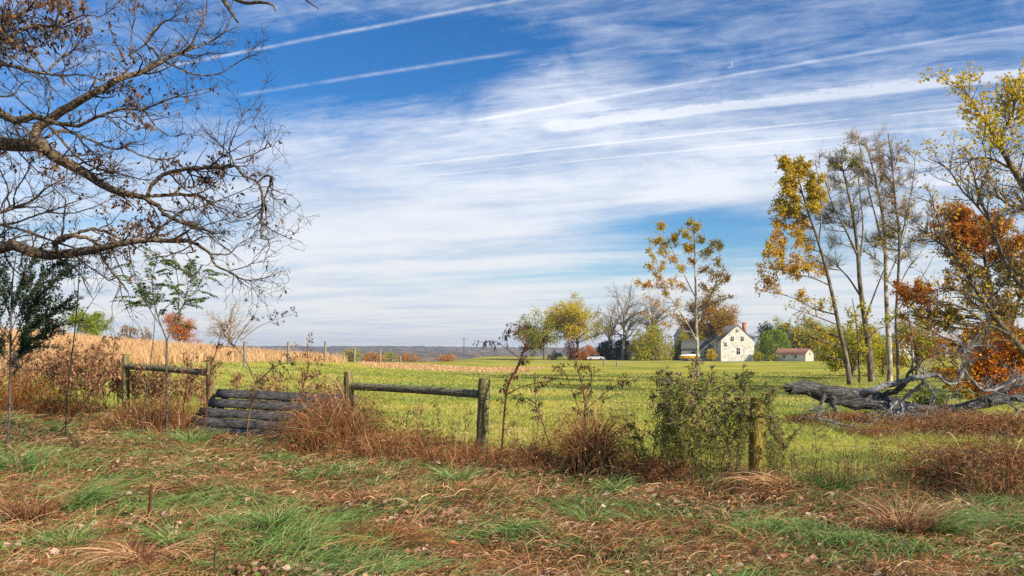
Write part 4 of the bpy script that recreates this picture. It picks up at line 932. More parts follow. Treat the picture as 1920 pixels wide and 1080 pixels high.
# ---------------------------------------------------------------- the oak whose limbs hang in from the left
def oak():
    rg = np.random.default_rng(81); X0, Y0 = -9.7, 11.2; base = (X0, Y0, float(H(X0, Y0)))
    o = thing('oak_tree', 'old oak reaching in from the left edge with long gnarled nearly bare limbs', 'tree', base)
    K = 16; t = np.linspace(0, 1, K); TP = np.stack([X0 + .25 * np.sin(t * 2.2), Y0 + .2 * t, base[2] - .3 + 9.5 * t], -1); TQ = .52 - .3 * t + .25 * np.exp(-t * 14)
    G().tubes(TP, TQ, 18).build('trunk', oak_bark, o, smooth=True)
    def tk(z): return np.array([X0 + .1, Y0, z, .14])
    Ls = [([(-60, 252, 32), (0, 262, 27), (60, 275, 25), (75, 280, 24), (130, 305, 20), (190, 345, 15), (235, 362, 12), (270, 370, 10)], 11, 10.2, tk(4.0)),
          ([(270, 370, 9), (295, 385, 8.5), (320, 408, 7), (370, 425, 6), (400, 437, 4)], 10.2, 9.6, None),
          ([(58, 275, 19), (80, 235, 17), (130, 200, 15), (180, 170, 13), (230, 148, 11), (280, 128, 9), (310, 110, 7), (350, 95, 5), (365, 70, 3.5), (385, 30, 2.5), (388, 0, 2)], 10.9, 11.6, None),
          ([(300, 112, 4), (330, 125, 3.4), (370, 140, 3), (410, 138, 2.4), (450, 115, 2), (480, 100, 1)], 11.5, 11.3, None), ([(350, 95, 4), (390, 80, 3), (420, 60, 2.4), (435, 30, 1.4)], 11.6, 11.9, None),
          ([(300, 112, 5), (290, 95, 4), (273, 78, 3.4), (300, 45, 2.6), (330, 30, 1.8), (335, 10, 1)], 11.5, 12, None), ([(245, 110, 3), (247, 60, 2.6), (253, 30, 2.4), (253, 0, 2)], 11.5, 11.8, None), ([(238, 122, 4), (220, 85, 3), (205, 50, 2.4), (203, 25, 1.6)], 11.4, 11.9, None),
          ([(240, 105, 3), (275, 80, 3), (300, 48, 2), (330, 30, 1.4)], 11.4, 11.2, None),
          ([(-60, 185, 20), (-10, 205, 16), (15, 230, 15), (55, 215, 15), (80, 222, 11), (110, 230, 8), (150, 238, 7), (190, 215, 5.5), (235, 203, 4.5), (270, 205, 3.8), (330, 180, 2.8), (390, 165, 1.4)], 10.2, 9.6, tk(4.6)),
          ([(268, 204, 3), (295, 240, 2.4), (320, 255, 1.6), (345, 252, 1)], 9.8, 9.7, None), ([(60, 278, 6), (90, 255, 5.5), (120, 245, 5), (160, 258, 4.5), (215, 280, 4), (245, 268, 3)], 10.8, 11.4, None),
          ([(225, 268, 4), (250, 285, 3.4), (290, 298, 2.6), (330, 295, 2), (336, 282, 1.2)], 11.3, 11.6, None), ([(95, 240, 5), (140, 290, 4.4), (180, 315, 3.6), (220, 325, 3), (250, 333, 2.4), (282, 337, 1.4)], 10.7, 9.9, None),
          ([(275, 368, 6.5), (295, 335, 7.5), (330, 320, 7.5), (380, 315, 7), (410, 312, 6), (440, 310, 5)], 10.2, 9.8, None), ([(440, 310, 5), (460, 330, 4.5), (485, 345, 4), (492, 372, 5), (491, 410, 4.5), (490, 446, 4)], 9.8, 9.6, None),
          ([(480, 342, 3), (498, 330, 4), (508, 332, 5), (506, 345, 4), (500, 362, 3.5), (492, 378, 3)], 9.7, 9.8, None), ([(440, 310, 3.2), (430, 288, 2.6), (402, 262, 2), (375, 232, 1)], 9.8, 10.1, None), ([(428, 282, 2.6), (440, 252, 2), (455, 215, 1)], 9.8, 9.5, None),
          ([(440, 300, 3), (470, 292, 2.4), (490, 282, 1.8), (515, 272, .8)], 9.8, 9.6, None), ([(505, 350, 2), (528, 362, 1.5), (548, 366, .8)], 9.7, 9.5, None), ([(503, 358, 2), (520, 378, 1.4), (540, 392, .8)], 9.7, 9.9, None),
          ([(275, 368, 7), (310, 366, 6.5), (350, 365, 6), (378, 370, 5), (400, 386, 4)], 10.2, 10.6, None),
          ([(-60, 470, 22), (0, 465, 19), (40, 465, 20), (80, 478, 20), (130, 475, 17), (180, 470, 15), (220, 460, 12), (280, 452, 10), (340, 452, 8), (370, 458, 7)], 10.4, 9.4, tk(2.6)),
          ([(370, 458, 6.5), (395, 477, 5), (402, 495, 4.4), (430, 510, 3.6), (460, 525, 2.8), (500, 520, 2), (522, 503, 1)], 9.4, 9.0, None), ([(398, 477, 3.4), (430, 476, 3), (445, 460, 2.2), (472, 445, 1)], 9.3, 9.5, None),
          ([(430, 508, 2.4), (460, 500, 2), (480, 488, 1.4), (492, 468, .8)], 9.2, 9.0, None), ([(102, 474, 12), (106, 455, 12), (130, 443, 10), (160, 445, 7), (188, 458, 4)], 9.9, 9.7, None), ([(135, 442, 6), (170, 430, 6), (200, 435, 5), (225, 448, 4), (245, 458, 3)], 9.8, 10.1, None),
          ([(187, 472, 6), (200, 497, 5), (218, 518, 4.5), (232, 535, 3), (240, 548, 2)], 9.8, 9.4, None), ([(220, 518, 3), (205, 526, 2.4), (196, 520, 1.4)], 9.6, 9.4, None),
          ([(280, 452, 5), (305, 425, 4), (335, 398, 3.6), (375, 388, 3), (420, 372, 2.2), (470, 350, 1.4), (480, 335, 1)], 9.7, 10.2, None), ([(355, 455, 3), (362, 472, 3), (350, 475, 2), (358, 488, 1)], 9.4, 9.3, None),
          ([(-60, 425, 7), (-10, 402, 6.5), (26, 391, 6), (60, 376, 5), (78, 360, 4), (95, 348, 3), (115, 338, 2)], 12.6, 12.9, tk(3.5)), ([(5, 420, 4.5), (21, 420, 4), (52, 409, 3.6), (86, 398, 3), (111, 391, 2.6), (140, 378, 2), (180, 367, 1)], 12.4, 12.2, None),
          ([(-60, 405, 8), (0, 423, 5), (26, 427, 4.4), (62, 438, 4), (101, 453, 3.6), (145, 467, 3), (160, 478, 2)], 11.8, 11.2, tk(3.6)), ([(20, 392, 4), (14, 372, 3.5), (16, 355, 3), (6, 331, 2.4), (-8, 300, 2)], 12.8, 13, None), ([(26, 388, 4), (28, 362, 3), (49, 326, 2.2), (60, 300, 1.4)], 12.8, 12.4, None),
          ([(35, 285, 3), (70, 320, 2.6), (110, 340, 2.4), (140, 362, 2), (172, 370, 1.2)], 11, 11.8, None), ([(88, 398, 3), (130, 400, 2.4), (170, 390, 2), (215, 370, 1)], 12.3, 12.6, None),
          ([(-60, 120, 12), (0, 82, 9), (20, 70, 8), (44, 53, 7), (73, 47, 6), (104, 50, 5), (111, 20, 4), (104, -15, 3)], 10.6, 10.2, tk(5.8)), ([(71, 48, 4.4), (93, 71, 4), (109, 102, 3), (133, 97, 2.4), (153, 84, 1.8), (190, 95, 1.4), (225, 118, 1)], 10.4, 10.6, None),
          ([(-60, 108, 9), (0, 121, 7), (44, 127, 6), (84, 140, 5), (122, 142, 3.6), (160, 139, 2), (190, 150, 1)], 9.9, 9.6, tk(5.2)), ([(87, 137, 4), (107, 115, 4), (131, 100, 2.6), (140, 90, 1.6)], 9.7, 9.9, None), ([(84, 135, 4.4), (64, 107, 4), (44, 91, 3.4), (20, 82, 2.6)], 9.8, 9.9, None),
          ([(-40, 70, 6), (0, 55, 5.5), (30, 32, 5), (55, 15, 4), (72, -10, 3)], 10, 9.8, tk(5.9)), ([(104, 50, 4), (130, 40, 3), (160, 28, 2.4), (190, 30, 1.6), (215, 12, 1)], 10.4, 10, None), ([(84, 142, 3), (95, 165, 2.6), (92, 200, 2.6), (90, 218, 2)], 9.8, 10, None), ([(-30, 182, 4), (5, 180, 3), (25, 178, 2.4), (40, 158, 2), (52, 152, 1)], 9.8, 9.6, None)]
    PP, QQ = [], []; heavy = []
    for l, a, b, f in Ls:
        P, Q = limb_px(l, a, b, rg, 22, .10, f); PP.append(P); QQ.append(Q)
    PP = np.array(PP); QQ = np.array(QQ)
    # gnarl
    PP[:, 1:-1] += rg.normal(size=PP[:, 1:-1].shape) * np.clip(QQ[:, 1:-1, None] * .28, .003, .03)
    G().tubes(PP, QQ, 8).build('limbs', oak_bark, o, smooth=True)
    # limb above the picture, its end dips into the frame
    A = np.array([[X0 + .1, Y0, 7.4, .16], [*at(150, -160, 10.5), .10], [*at(330, -80, 10), .06], [*at(415, -4, 9.6), .03], [*at(440, 12, 9.5), .022], [*at(446, 42, 9.4), .012]])
    Bq = np.array([[*at(400, -24, 9.7), .035], [*at(455, 4, 9.5), .022], [*at(485, 4, 9.4), .02], [*at(510, 8, 9.3), .014], [*at(517, 21, 9.3), .008]])
    Cq = np.array([[*at(360, -60, 9.9), .04], [*at(480, -40, 9.6), .025], [*at(560, -8, 9.3), .012], [*at(585, 8, 9.2), .009], [*at(598, 17, 9.2), .005]])
    g = G(); UP = []; UQ = []
    for q in (A, Bq, Cq): r = resample(q, 16); UP.append(r[:, :3]); UQ.append(r[:, 3]); g.tubes(r[:, :3], r[:, 3], 7)
    g.build('limbs', oak_bark, o, smooth=True)
    near = ~((PP[:, 0, 0] < -8) & (QQ[:, 0] > .2))
    p, d, l, r = children(PP, QQ, 520, rg, .28, 1, (.4, 1.15), (.35, 1.0), .5, .25, Lref=1.0); r = np.clip(r, .004, .013); P1, Q1 = level(p, d, l * (.7 + 30 * r), r, 8, .2, rg, up=.035, taper=.3, curl=.03)
    tP, tQ, tL, tr = children(PP[:, -6:], QQ[:, -6:], 130, rg, .4, 1, (.1, .7), (.4, .9), .7, .1, Lref=.8, weight=False); P1b, Q1b = level(tP, tD if False else tQ, tL, np.clip(tr, .003, .008), 8, .2, rg, up=.01, taper=.3, curl=.03)
    P1 = np.concatenate([P1, P1b]); Q1 = np.concatenate([Q1, Q1b])
    p, d, l, r = children(P1, Q1, 3000, rg, .12, 1, (.5, 1.2), (.25, .6), .6, .25, flat=.2); P2, Q2 = level(p, d, l, np.clip(r, .003, .006), 6, .24, rg, up=.03, taper=.45, curl=.05)
    p, d, l, r = children(P2, Q2, 4200, rg, .15, 1, (.5, 1.2), (.25, .6), .7, .2); P3, Q3 = level(p, d, l, np.clip(r, .0022, .0032), 4, .26, rg, up=.02, taper=.6)
    G().tubes(P1, Q1, 5).tubes(P2, Q2, 3).tubes(P3, Q3, 3).build('twigs', twig_bark, o)
    # sparse brown leaves hanging in clusters
    LP, _ = along(np.concatenate([P3]), 42000, rg, .3, 1); px = 960 + LP[:, 0] * F / LP[:, 1]; py = HZ - (LP[:, 2] - CH) * F / LP[:, 1]
    pr = np.full(len(LP), .03)
    for cx, cy, rx, ry, k in ((250, 410, 60, 45, 1.1), (110, 30, 120, 50, .55), (60, 70, 80, 40, .45), (205, 30, 40, 30, .6), (240, 120, 50, 30, .5), (250, 160, 110, 40, .28), (380, 315, 70, 28, 1.1), (140, 300, 70, 25, .4), (60, 300, 60, 25, .35), (220, 200, 90, 40, .25), (350, 350, 60, 40, .3), (30, 20, 60, 40, .5)):
        pr = np.maximum(pr, k * np.exp(-((px - cx) / rx) ** 2 - ((py - cy) / ry) ** 2))
    pr *= np.clip(.55 + .8 * sn(LP[:, 0] * 4, LP[:, 2] * 4 + LP[:, 1], 1.), .1, 1.3); k = rg.random(len(LP)) < pr; LP = LP[k] + rg.normal(size=(k.sum(), 3)) * .03; n = len(LP)
    G().leaves(LP, nrm(rg.normal(size=(n, 3)) * .7 + [0, 0, -1.]), .075 * rg.uniform(.6, 1.4, n), .034 * rg.uniform(.7, 1.3, n), rg.random(n), rg, .2).build('leaves', L_oak, o)
oak()

# ---------------------------------------------------------------- fallen tree
def fallen():
    rg = np.random.default_rng(91); b = at(1620, 0, 18.4); base = (b[0], 18.4, float(H(b[0], 18.4)))
    o = thing('fallen_tree', 'dead grey fallen tree with splintered butt end lying in rusty brambles', 'fallen tree', base)
    P, Q = limb_px([(1494, 729, 24), (1510, 726, 36), (1530, 731, 40), (1560, 740, 44), (1600, 746, 52), (1640, 752, 48), (1690, 764, 38), (1740, 770, 32), (1790, 768, 29), (1840, 756, 27), (1890, 748, 22), (1960, 738, 16), (2040, 728, 9)], 17.6, 19.0, rg, 40, .05)
    Q = Q * .68 * (1 + .08 * rg.normal(size=len(Q))); sides = 18
    # trunk with lumpy section
    K = len(P); T = nrm(np.gradient(P, axis=0)); A = nrm(np.cross(T, [0.05, .1, 1.])); B = np.cross(T, A); a = np.arange(sides) / sides * 2 * pi
    lump = 1 + .13 * np.sin(a * 3 + P[:, :1] * 2.2) + .08 * np.sin(a * 5 - P[:, :1] * 3.1) + rg.normal(size=(K, sides)) * .05
    V = P[:, None] + (Q[:, None] * lump)[:, :, None] * (A[:, None] * np.cos(a)[:, None] + B[:, None] * np.sin(a)[:, None])
    V[0] = V[0] - T[0] * (.10 + .22 * np.abs(np.sin(a * 2.5 + .6)) * rg.uniform(.5, 1.2, sides))[:, None] + rg.normal(size=(sides, 3)) * .02
    i = np.arange(sides); f = [np.stack([k * sides + i, k * sides + (i + 1) % sides, (k + 1) * sides + (i + 1) % sides, (k + 1) * sides + i], -1) for k in range(K - 1)]
    g = G().add(V, f4=np.vstack(f)); c = P[2]; g.add(np.vstack([V[0], c]), f3=[((q + 1) % sides, q, sides) for q in range(sides)])
    # splinters
    for q in range(9):
        s = V[0][rg.integers(sides)]; t = s - T[0] * rg.uniform(.1, .3) + rg.normal(size=3) * .03; g.tubes(np.array([s + T[0] * .1, s, t]), np.array([.03, .025, .004]), 5)
    g.build('trunk', dead_wood, o, smooth=True)
    Ls = [([(1612, 738, 16), (1640, 728, 13), (1680, 718, 12), (1715, 710, 11), (1740, 704, 10), (1760, 703, 9)], 18, 17.4), ([(1655, 742, 11), (1680, 732, 11), (1695, 718, 9), (1705, 695, 4), (1718, 668, 2)], 18.1, 17.6),
          ([(1705, 700, 4), (1715, 690, 3), (1722, 676, 1.5)], 17.6, 17.5), ([(1760, 703, 6), (1772, 718, 5), (1790, 720, 4.5), (1806, 704, 4), (1808, 690, 3.4), (1803, 668, 3), (1815, 655, 3), (1832, 645, 2)], 17.4, 17.9),
          ([(1808, 692, 4), (1825, 715, 4.4), (1845, 732, 5), (1875, 728, 6), (1900, 715, 6.5), (1935, 705, 7)], 17.8, 18.4), ([(1690, 752, 6), (1708, 735, 5), (1728, 718, 4.5), (1733, 700, 4), (1728, 690, 2.5)], 17.9, 17.5), ([(1700, 748, 5), (1720, 730, 4), (1732, 715, 3)], 17.8, 17.4),
          ([(1735, 722, 3), (1748, 732, 3), (1753, 748, 2.5), (1750, 756, 1.5)], 17.5, 17.3), ([(1545, 740, 9), (1542, 752, 8), (1536, 764, 5), (1532, 770, 3)], 17.5, 17.0), ([(1560, 745, 14), (1563, 760, 11), (1568, 775, 6)], 17.7, 17.5),
          ([(1680, 752, 8), (1672, 765, 7), (1660, 780, 5), (1648, 795, 3.4), (1638, 806, 2)], 17.8, 16.8), ([(1688, 755, 7), (1690, 775, 6), (1678, 790, 4.5), (1665, 802, 3), (1655, 806, 2)], 17.8, 16.9), ([(1690, 760, 8), (1702, 780, 7), (1708, 795, 5), (1704, 810, 3.4), (1698, 818, 2)], 17.8, 16.7),
          ([(1700, 765, 6), (1715, 780, 5), (1722, 792, 4), (1735, 800, 2.4)], 17.8, 16.9), ([(1688, 770, 5), (1675, 785, 5), (1678, 800, 4), (1672, 812, 2)], 17.7, 17), ([(1780, 765, 6), (1770, 775, 5), (1755, 780, 4), (1730, 776, 2.5), (1716, 777, 1.5)], 17.9, 17.2),
          ([(1775, 758, 4), (1778, 745, 4), (1790, 738, 3), (1802, 740, 2)], 18.2, 18), ([(1840, 750, 7), (1870, 738, 7), (1900, 726, 7), (1940, 715, 6)], 18.6, 18), ([(1860, 752, 5), (1885, 755, 5), (1905, 766, 4), (1920, 772, 3.4), (1940, 775, 3)], 18.5, 18),
          ([(1850, 745, 4), (1875, 730, 3.4), (1890, 715, 3), (1912, 722, 2)], 18.6, 18.4), ([(1870, 768, 3), (1890, 780, 3), (1908, 792, 2)], 18.4, 17.6), ([(1900, 745, 9), (1930, 760, 8), (1960, 790, 6)], 18.6, 17.9), ([(1790, 775, 4), (1765, 790, 3.4), (1750, 800, 2.6), (1746, 812, 1.6)], 18, 16.8), ([(1760, 800, 3.4), (1785, 812, 3), (1800, 826, 2)], 17.1, 16.4),
          ([(1855, 806, 4), (1878, 812, 3.4), (1885, 822, 2)], 16.6, 16.2), ([(1855, 806, 4), (1840, 818, 3), (1836, 830, 2)], 16.6, 16.2), ([(1508, 782, 3), (1550, 788, 4), (1590, 800, 4), (1605, 797, 3)], 16.8, 16.4)]
    PP, QQ = [], []
    for l, a_, b_ in Ls: P_, Q_ = limb_px(l, a_, b_, rg, 14, .08); PP.append(P_); QQ.append(Q_)
    PP = np.array(PP); QQ = np.array(QQ); PP[:, 1:-1] += rg.normal(size=PP[:, 1:-1].shape) * .012
    QQ[5:] *= .8; QQ[8:10] *= 1.1; ii = [1, 2, 8, 9]; G().tubes(PP[ii], QQ[ii], 9).build('limbs', dead_wood, o, smooth=True); g = G().tubes(PP[:1], QQ[:1] * .9, 9).tubes(PP[3:], QQ[3:], 6)
    p, d, l, r = children(PP[3:], QQ[3:], 420, rg, .2, 1, (.3, 1.1), (.25, .8), .6, .2, Lref=.9); P1, Q1 = level(p, d, l, np.clip(r, .006, .013), 6, .2, rg, taper=.3)
    p, d, l, r = children(P1, Q1, 1100, rg, .2, 1, (.4, 1.1), (.3, .7), .6, .2); P2, Q2 = level(p, d, l, np.clip(r, .004, .006), 4, .2, rg, taper=.4)
    g.tubes(P1, Q1, 5).tubes(P2, Q2, 3).build('branches', dead_twig, o, smooth=True)
fallen()


# ---------------------------------------------------------------- saplings, tall weeds
def plant(name, label, cat, stems, sm, lm, seed, leaf=(.06, .02), nleaf=150, side=(14, .25), fine=(30, .1), group=None, droop=-.7, t0=.3, bias=.5, rmin=.0018, up=.03, cond=None, wig=.14, rr=.6):
    """stems: [(traced px points, Y0, Y1)]"""
    rg = np.random.default_rng(seed); PP, QQ = [], []
    for l, a, b in stems: P, Q = limb_px(l, a, b, rg, 14, .03, ws=.5); PP.append(P); QQ.append(Q)
    PP = np.array(PP); QQ = np.array(QQ); b0 = PP[0, 0].copy(); b0[2] = float(H(b0[0], b0[1])); o = thing(name, label, cat, b0, group)
    g = G().tubes(PP, QQ, 6)
    p, d, l, r = children(PP, QQ, side[0], rg, t0, 1, (.5, 1.1), (.5, 1.1), rr, .3, Lref=side[1]); P1, Q1 = level(p, d, l, np.clip(r, rmin, .006), 6, wig, rg, up=up, taper=.4)
    g.tubes(P1, Q1, 4)
    if fine[0]:
        p, d, l, r = children(P1, Q1, fine[0], rg, .2, 1, (.4, 1.1), (.5, 1.1), .6, .2, Lref=fine[1]); P2, Q2 = level(p, d, l, np.clip(r, rmin * .7, .003), 4, wig, rg, up=up, taper=.5); g.tubes(P2, Q2, 3)
    else: P2 = P1
    g.build('stem', sm, o)
    if nleaf:
        LP, LT = along(P2, nleaf, rg, .1, 1)
        dd = nrm(LT * .5 + rg.normal(size=LP.shape) * .5 + [0, 0, droop])
        G().leaves(LP, dd, leaf[0] * rg.uniform(.5, 1.3, nleaf), leaf[1] * rg.uniform(.6, 1.3, nleaf), np.clip(bias + rg.normal(size=nleaf) * .25, 0, 1), rg, .15).build('leaves', lm, o)
    return o


def gy(px, Y): return px_base(px, Y)


# tree of heaven sapling with feathery green leaves
def pinnate():
    rg = np.random.default_rng(101); Y = 13.8
    S = [([(313, gy(313, Y), 7), (313, 740, 6), (312, 690, 6), (313, 638, 6)], Y, Y), ([(313, 638, 4), (298, 600, 3), (288, 560, 2.6), (286, 520, 2), (296, 480, 1.2)], Y, Y - .3), ([(313, 638, 4), (330, 600, 3), (345, 570, 2.6), (370, 540, 2), (385, 510, 1.2)], Y, Y + .3),
         ([(300, 610, 2.6), (275, 570, 2), (255, 530, 1.6), (250, 490, 1)], Y, Y + .2), ([(335, 590, 2.6), (335, 545, 2), (330, 500, 1.4)], Y, Y - .2), ([(345, 570, 2), (352, 540, 1.6), (345, 500, 1)], Y, Y - .4)]
    PP, QQ = [], []
    for l, a, b in S: P, Q = limb_px(l, a, b, rg, 14, .03, ws=.7); PP.append(P); QQ.append(Q)
    PP = np.array(PP); QQ = np.array(QQ); b0 = PP[0, 0].copy(); b0[2] = float(H(b0[0], b0[1]))
    o = thing('sapling', 'young tree with feathery drooping green leaves behind the left rail', 'sapling', b0); g = G().tubes(PP, QQ, 6)
    p, d, l, r = children(PP[1:], QQ[1:], 95, rg, .2, 1, (.5, 1.2), (.6, 1.2), .6, .2, Lref=.5); P1, Q1 = level(p, d, l, np.full(95, .003), 8, .1, rg, up=-.05, taper=.4); g.tubes(P1, Q1, 4).build('trunk', grey_stem, o)
    pos, dr, n = [], [], 11
    px = 960 + P1[:, -1, 0] * F / P1[:, -1, 1]
    for i in range(95):
        if rg.random() < .25: continue
        for t in np.linspace(.25, 1, n):
            k = min(int(t * 7), 6); q = P1[i, k] + (P1[i, k + 1] - P1[i, k]) * (t * 7 - k); T = nrm(P1[i, k + 1] - P1[i, k]); sd = nrm(np.cross(T, [0, 0, 1.]))
            for s in (-1, 1): pos.append(q); dr.append(T * .5 + sd * s * .7 + np.array([0, 0, -.55]) + rg.normal(size=3) * .15)
    m = len(pos); G().leaves(np.array(pos), np.array(dr), .085 * rg.uniform(.7, 1.2, m), .026, np.clip(.35 + rg.normal(size=m) * .22, 0, 1), rg, .08).build('leaves', L_green, o)
pinnate()

plant('sapling', 'thin leafless sapling reaching up to the lowest oak limb', 'sapling', [([(122, gy(122, 13), 5), (128, 720, 5), (138, 640, 4.4), (144, 580, 4), (148, 520, 3.4), (151, 462, 2.6)], 13, 10.6), ([(143, 625, 3), (160, 585, 2.6), (180, 555, 2), (196, 528, 1.2)], 12.4, 11.8)], grey_stem, L_green, 102, nleaf=0, side=(10, .35), fine=(8, .2), t0=.5, up=0)
plant('sapling', 'slim pale stem crossing the left rail and rising to the feathery leaves', 'sapling', [([(266, gy(266, 13.4), 4), (272, 760, 4), (280, 700, 3.6), (287, 640, 3.2), (291, 590, 2.6), (292, 530, 2)], 13.4, 13.0)], grey_stem, L_green, 103, nleaf=0, side=(5, .3), fine=(0, 0), t0=.6)
def privet():
    rg = np.random.default_rng(104); Y = 11.2
    S = [([(12, gy(12, Y), 6), (17, 800, 6), (19, 720, 5.5), (20, 640, 5), (21, 580, 4.4), (24, 520, 3.4), (30, 480, 2.4)], Y, Y), ([(20, 650, 3), (45, 600, 2.4), (70, 560, 2), (100, 530, 1.4), (130, 510, .8)], Y, Y - .2), ([(20, 620, 3), (50, 560, 2.4), (85, 510, 1.6), (115, 490, .8)], Y, Y + .3), ([(21, 660, 3), (50, 620, 2.4), (90, 590, 1.8), (125, 568, .8)], Y, Y + .2),
         ([(18, 690, 3), (40, 660, 2.4), (75, 630, 1.8), (110, 610, .8)], Y, Y - .3), ([(21, 590, 3), (40, 530, 2), (60, 490, 1.2)], Y, Y - .2), ([(20, 640, 3), (-20, 590, 2.4), (-60, 540, 1.8)], Y, Y), ([(21, 600, 3), (0, 540, 2.4), (-20, 490, 1.4)], Y, Y + .2), ([(19, 680, 3), (-20, 640, 2.4), (-50, 610, 1.4)], Y, Y - .2)]
    PP, QQ = [], []
    for l, a, b in S: P, Q = limb_px(l, a, b, rg, 14, .05, ws=.75); PP.append(P); QQ.append(Q)
    PP = np.array(PP); QQ = np.array(QQ); b0 = PP[0, 0].copy(); b0[2] = float(H(b0[0], b0[1])); o = thing('small_tree', 'small dark green shrubby tree with sweeping twigs at the left edge', 'tree', b0); g = G().tubes(PP, QQ, 6)
    p, d, l, r = children(PP[1:], QQ[1:], 300, rg, .1, 1, (.3, .9), (.5, 1.2), .6, .3, Lref=.42); P1, Q1 = level(p, d + np.array([.35, 0, .1]), l, np.full(300, .0024), 7, .08, rg, up=.02, taper=.5); g.tubes(P1, Q1, 3).build('trunk', grey_stem, o)
    n = 14000; LP, LT = along(P1, n, rg, .05, 1); py = HZ - (LP[:, 2] - CH) * F / LP[:, 1]; LP = LP + rg.normal(size=LP.shape) * .012
    G().leaves(LP, nrm(LT * .8 + rg.normal(size=LP.shape) * .6), .042 * rg.uniform(.6, 1.3, n), .019, np.clip(.4 + rg.normal(size=n) * .2, 0, 1), rg, .1).build('leaves', L_priv, o)
privet()

# pokeweeds: red stems, blackened hanging leaves
PK = 'pokeweeds along the fence'
plant('pokeweed', 'tall pokeweed with red stem and blackened hanging leaves just right of the thick post', 'weed', [([(938, gy(938, 11.3), 8), (950, 735, 8), (965, 700, 7.5), (978, 670, 7), (986, 645, 6), (1000, 700 - 55, 4)][:5], 11.3, 11.2), ([(986, 650, 5), (965, 622, 4), (948, 632, 3)], 11.2, 11.1), ([(986, 650, 5), (985, 620, 4), (962, 608, 3), (957, 622, 2)], 11.2, 11.2),
      ([(984, 660, 4), (1010, 640, 3), (1020, 650, 2)], 11.2, 11.2), ([(978, 675, 4), (945, 650, 3), (925, 640, 2), (905, 642, 1.5)], 11.2, 11.3), ([(950, 760 - 20, 5), (968, 730, 5), (990, 722, 4), (1020, 716, 3.4), (1045, 722, 2)], 11.3, 11.2), ([(958, 720, 4), (948, 740 - 30, 3)], 11.3, 11.2)],
      red_stem, L_dark, 111, (.065, .016), 400, (70, .2), (150, .08), PK, -1.4, .35, .3, .0022, -.02)
plant('pokeweed', 'pokeweed with thin dark leaning stem and one red arm, left of the tangled one', 'weed', [([(1040, gy(1040, 10.6), 5), (1030, 835, 5), (1015, 785, 4.5), (1005, 765, 4), (1004, 730, 3.4), (1000, 705, 2.4)], 10.6, 10.8), ([(1005, 765, 3.4), (990, 755, 3), (970, 748, 2.4)], 10.8, 11), ([(1003, 740, 3), (1025, 715, 2.4), (1045, 700, 2)], 10.8, 10.9)], brown_stem, L_dark, 112, (.058, .015), 200, (34, .2), (70, .08), PK, -1.2, .45, .45)
plant('pokeweed', 'tangled pokeweed with dark drooping leaves between the red-stemmed one and the big green weeds', 'weed', [([(1098, gy(1098, 10.5), 6), (1095, 800, 5.5), (1097, 750, 5), (1085, 700, 4), (1078, 670, 2.6)], 10.5, 10.6), ([(1097, 770, 4), (1125, 745, 3.4), (1150, 725, 2.8), (1175, 712, 1.8)], 10.6, 10.4), ([(1095, 790, 4), (1075, 740, 3), (1060, 700, 2), (1052, 690, 1.4)], 10.5, 10.7), ([(1098, 740, 3), (1110, 705, 2.4), (1105, 680, 1.6)], 10.6, 10.6)], red_stem, L_dark, 113, (.058, .015), 460, (80, .24), (170, .09), PK, -1.1, .3, .5)
Yw = 12.9
plant('pokeweed', 'wide forked pokeweed with black leaves in front of the plank gate', 'weed', [([(460, gy(460, Yw), 6), (468, 775, 6), (480, 720, 6)], Yw, Yw), ([(480, 720, 5), (462, 680, 4), (440, 648, 3), (410, 630, 2)], Yw, Yw), ([(480, 720, 5), (500, 700, 4), (520, 685, 3), (545, 680, 2)], Yw, Yw - .2), ([(446, 655, 3), (425, 650, 2.4), (400, 655, 1.6)], Yw, Yw + .2), ([(440, 645, 3), (462, 610, 2.4), (480, 585, 1.4), (492, 560, .8)], Yw, Yw - .3), ([(450, 640, 2), (490, 610, 1.6), (560, 585, .8)], Yw, Yw - .2)], brown_stem, L_dark, 114, (.065, .017), 400, (60, .25), (130, .1), PK, -1.1, .5, .35)
for i, (px, pts, l) in enumerate(((382, [(395, 700), (408, 650), (418, 610)], 'red-stemmed weed leaning right against the left end of the plank gate'), (340, [(345, 760), (352, 700), (350, 655)], 'upright red-stemmed weed under the left rail'), (130, [(128, 745), (124, 700), (118, 660)], 'straight dark red stem at left between the thin sapling and leaning stems'),
                                  (148, [(160, 740), (172, 690), (190, 640)], 'red stem leaning right, left of the left brace'), (160, [(178, 750), (205, 700), (215, 640)], 'longer red stem leaning right toward the left brace'), (95, [(150, 765), (178, 725), (205, 685)], 'long brown stem slanting low toward the left brace'), (550, [(565, 740), (578, 690), (575, 650)], 'red-stemmed weed at the brown bramble heap'),
                                  (605, [(612, 760), (600, 720), (590, 690)], 'brown-stemmed weed beside the left post of the right brace'))):
    Y = (13.2, 13.6, 14.2, 14.0, 13.8, 12.6, 12.9, 13)[i]; w_ = 5
    plant('pokeweed', l, 'weed', [([(px, gy(px, Y), w_)] + [(x, y, w_ * (.85 - .2 * k)) for k, (x, y) in enumerate(pts)], Y, Y - .1)], red_stem, L_dry, 120 + i, (.065, .028), 130, (16, .35), (40, .12), PK, -1.0, .45, .5)


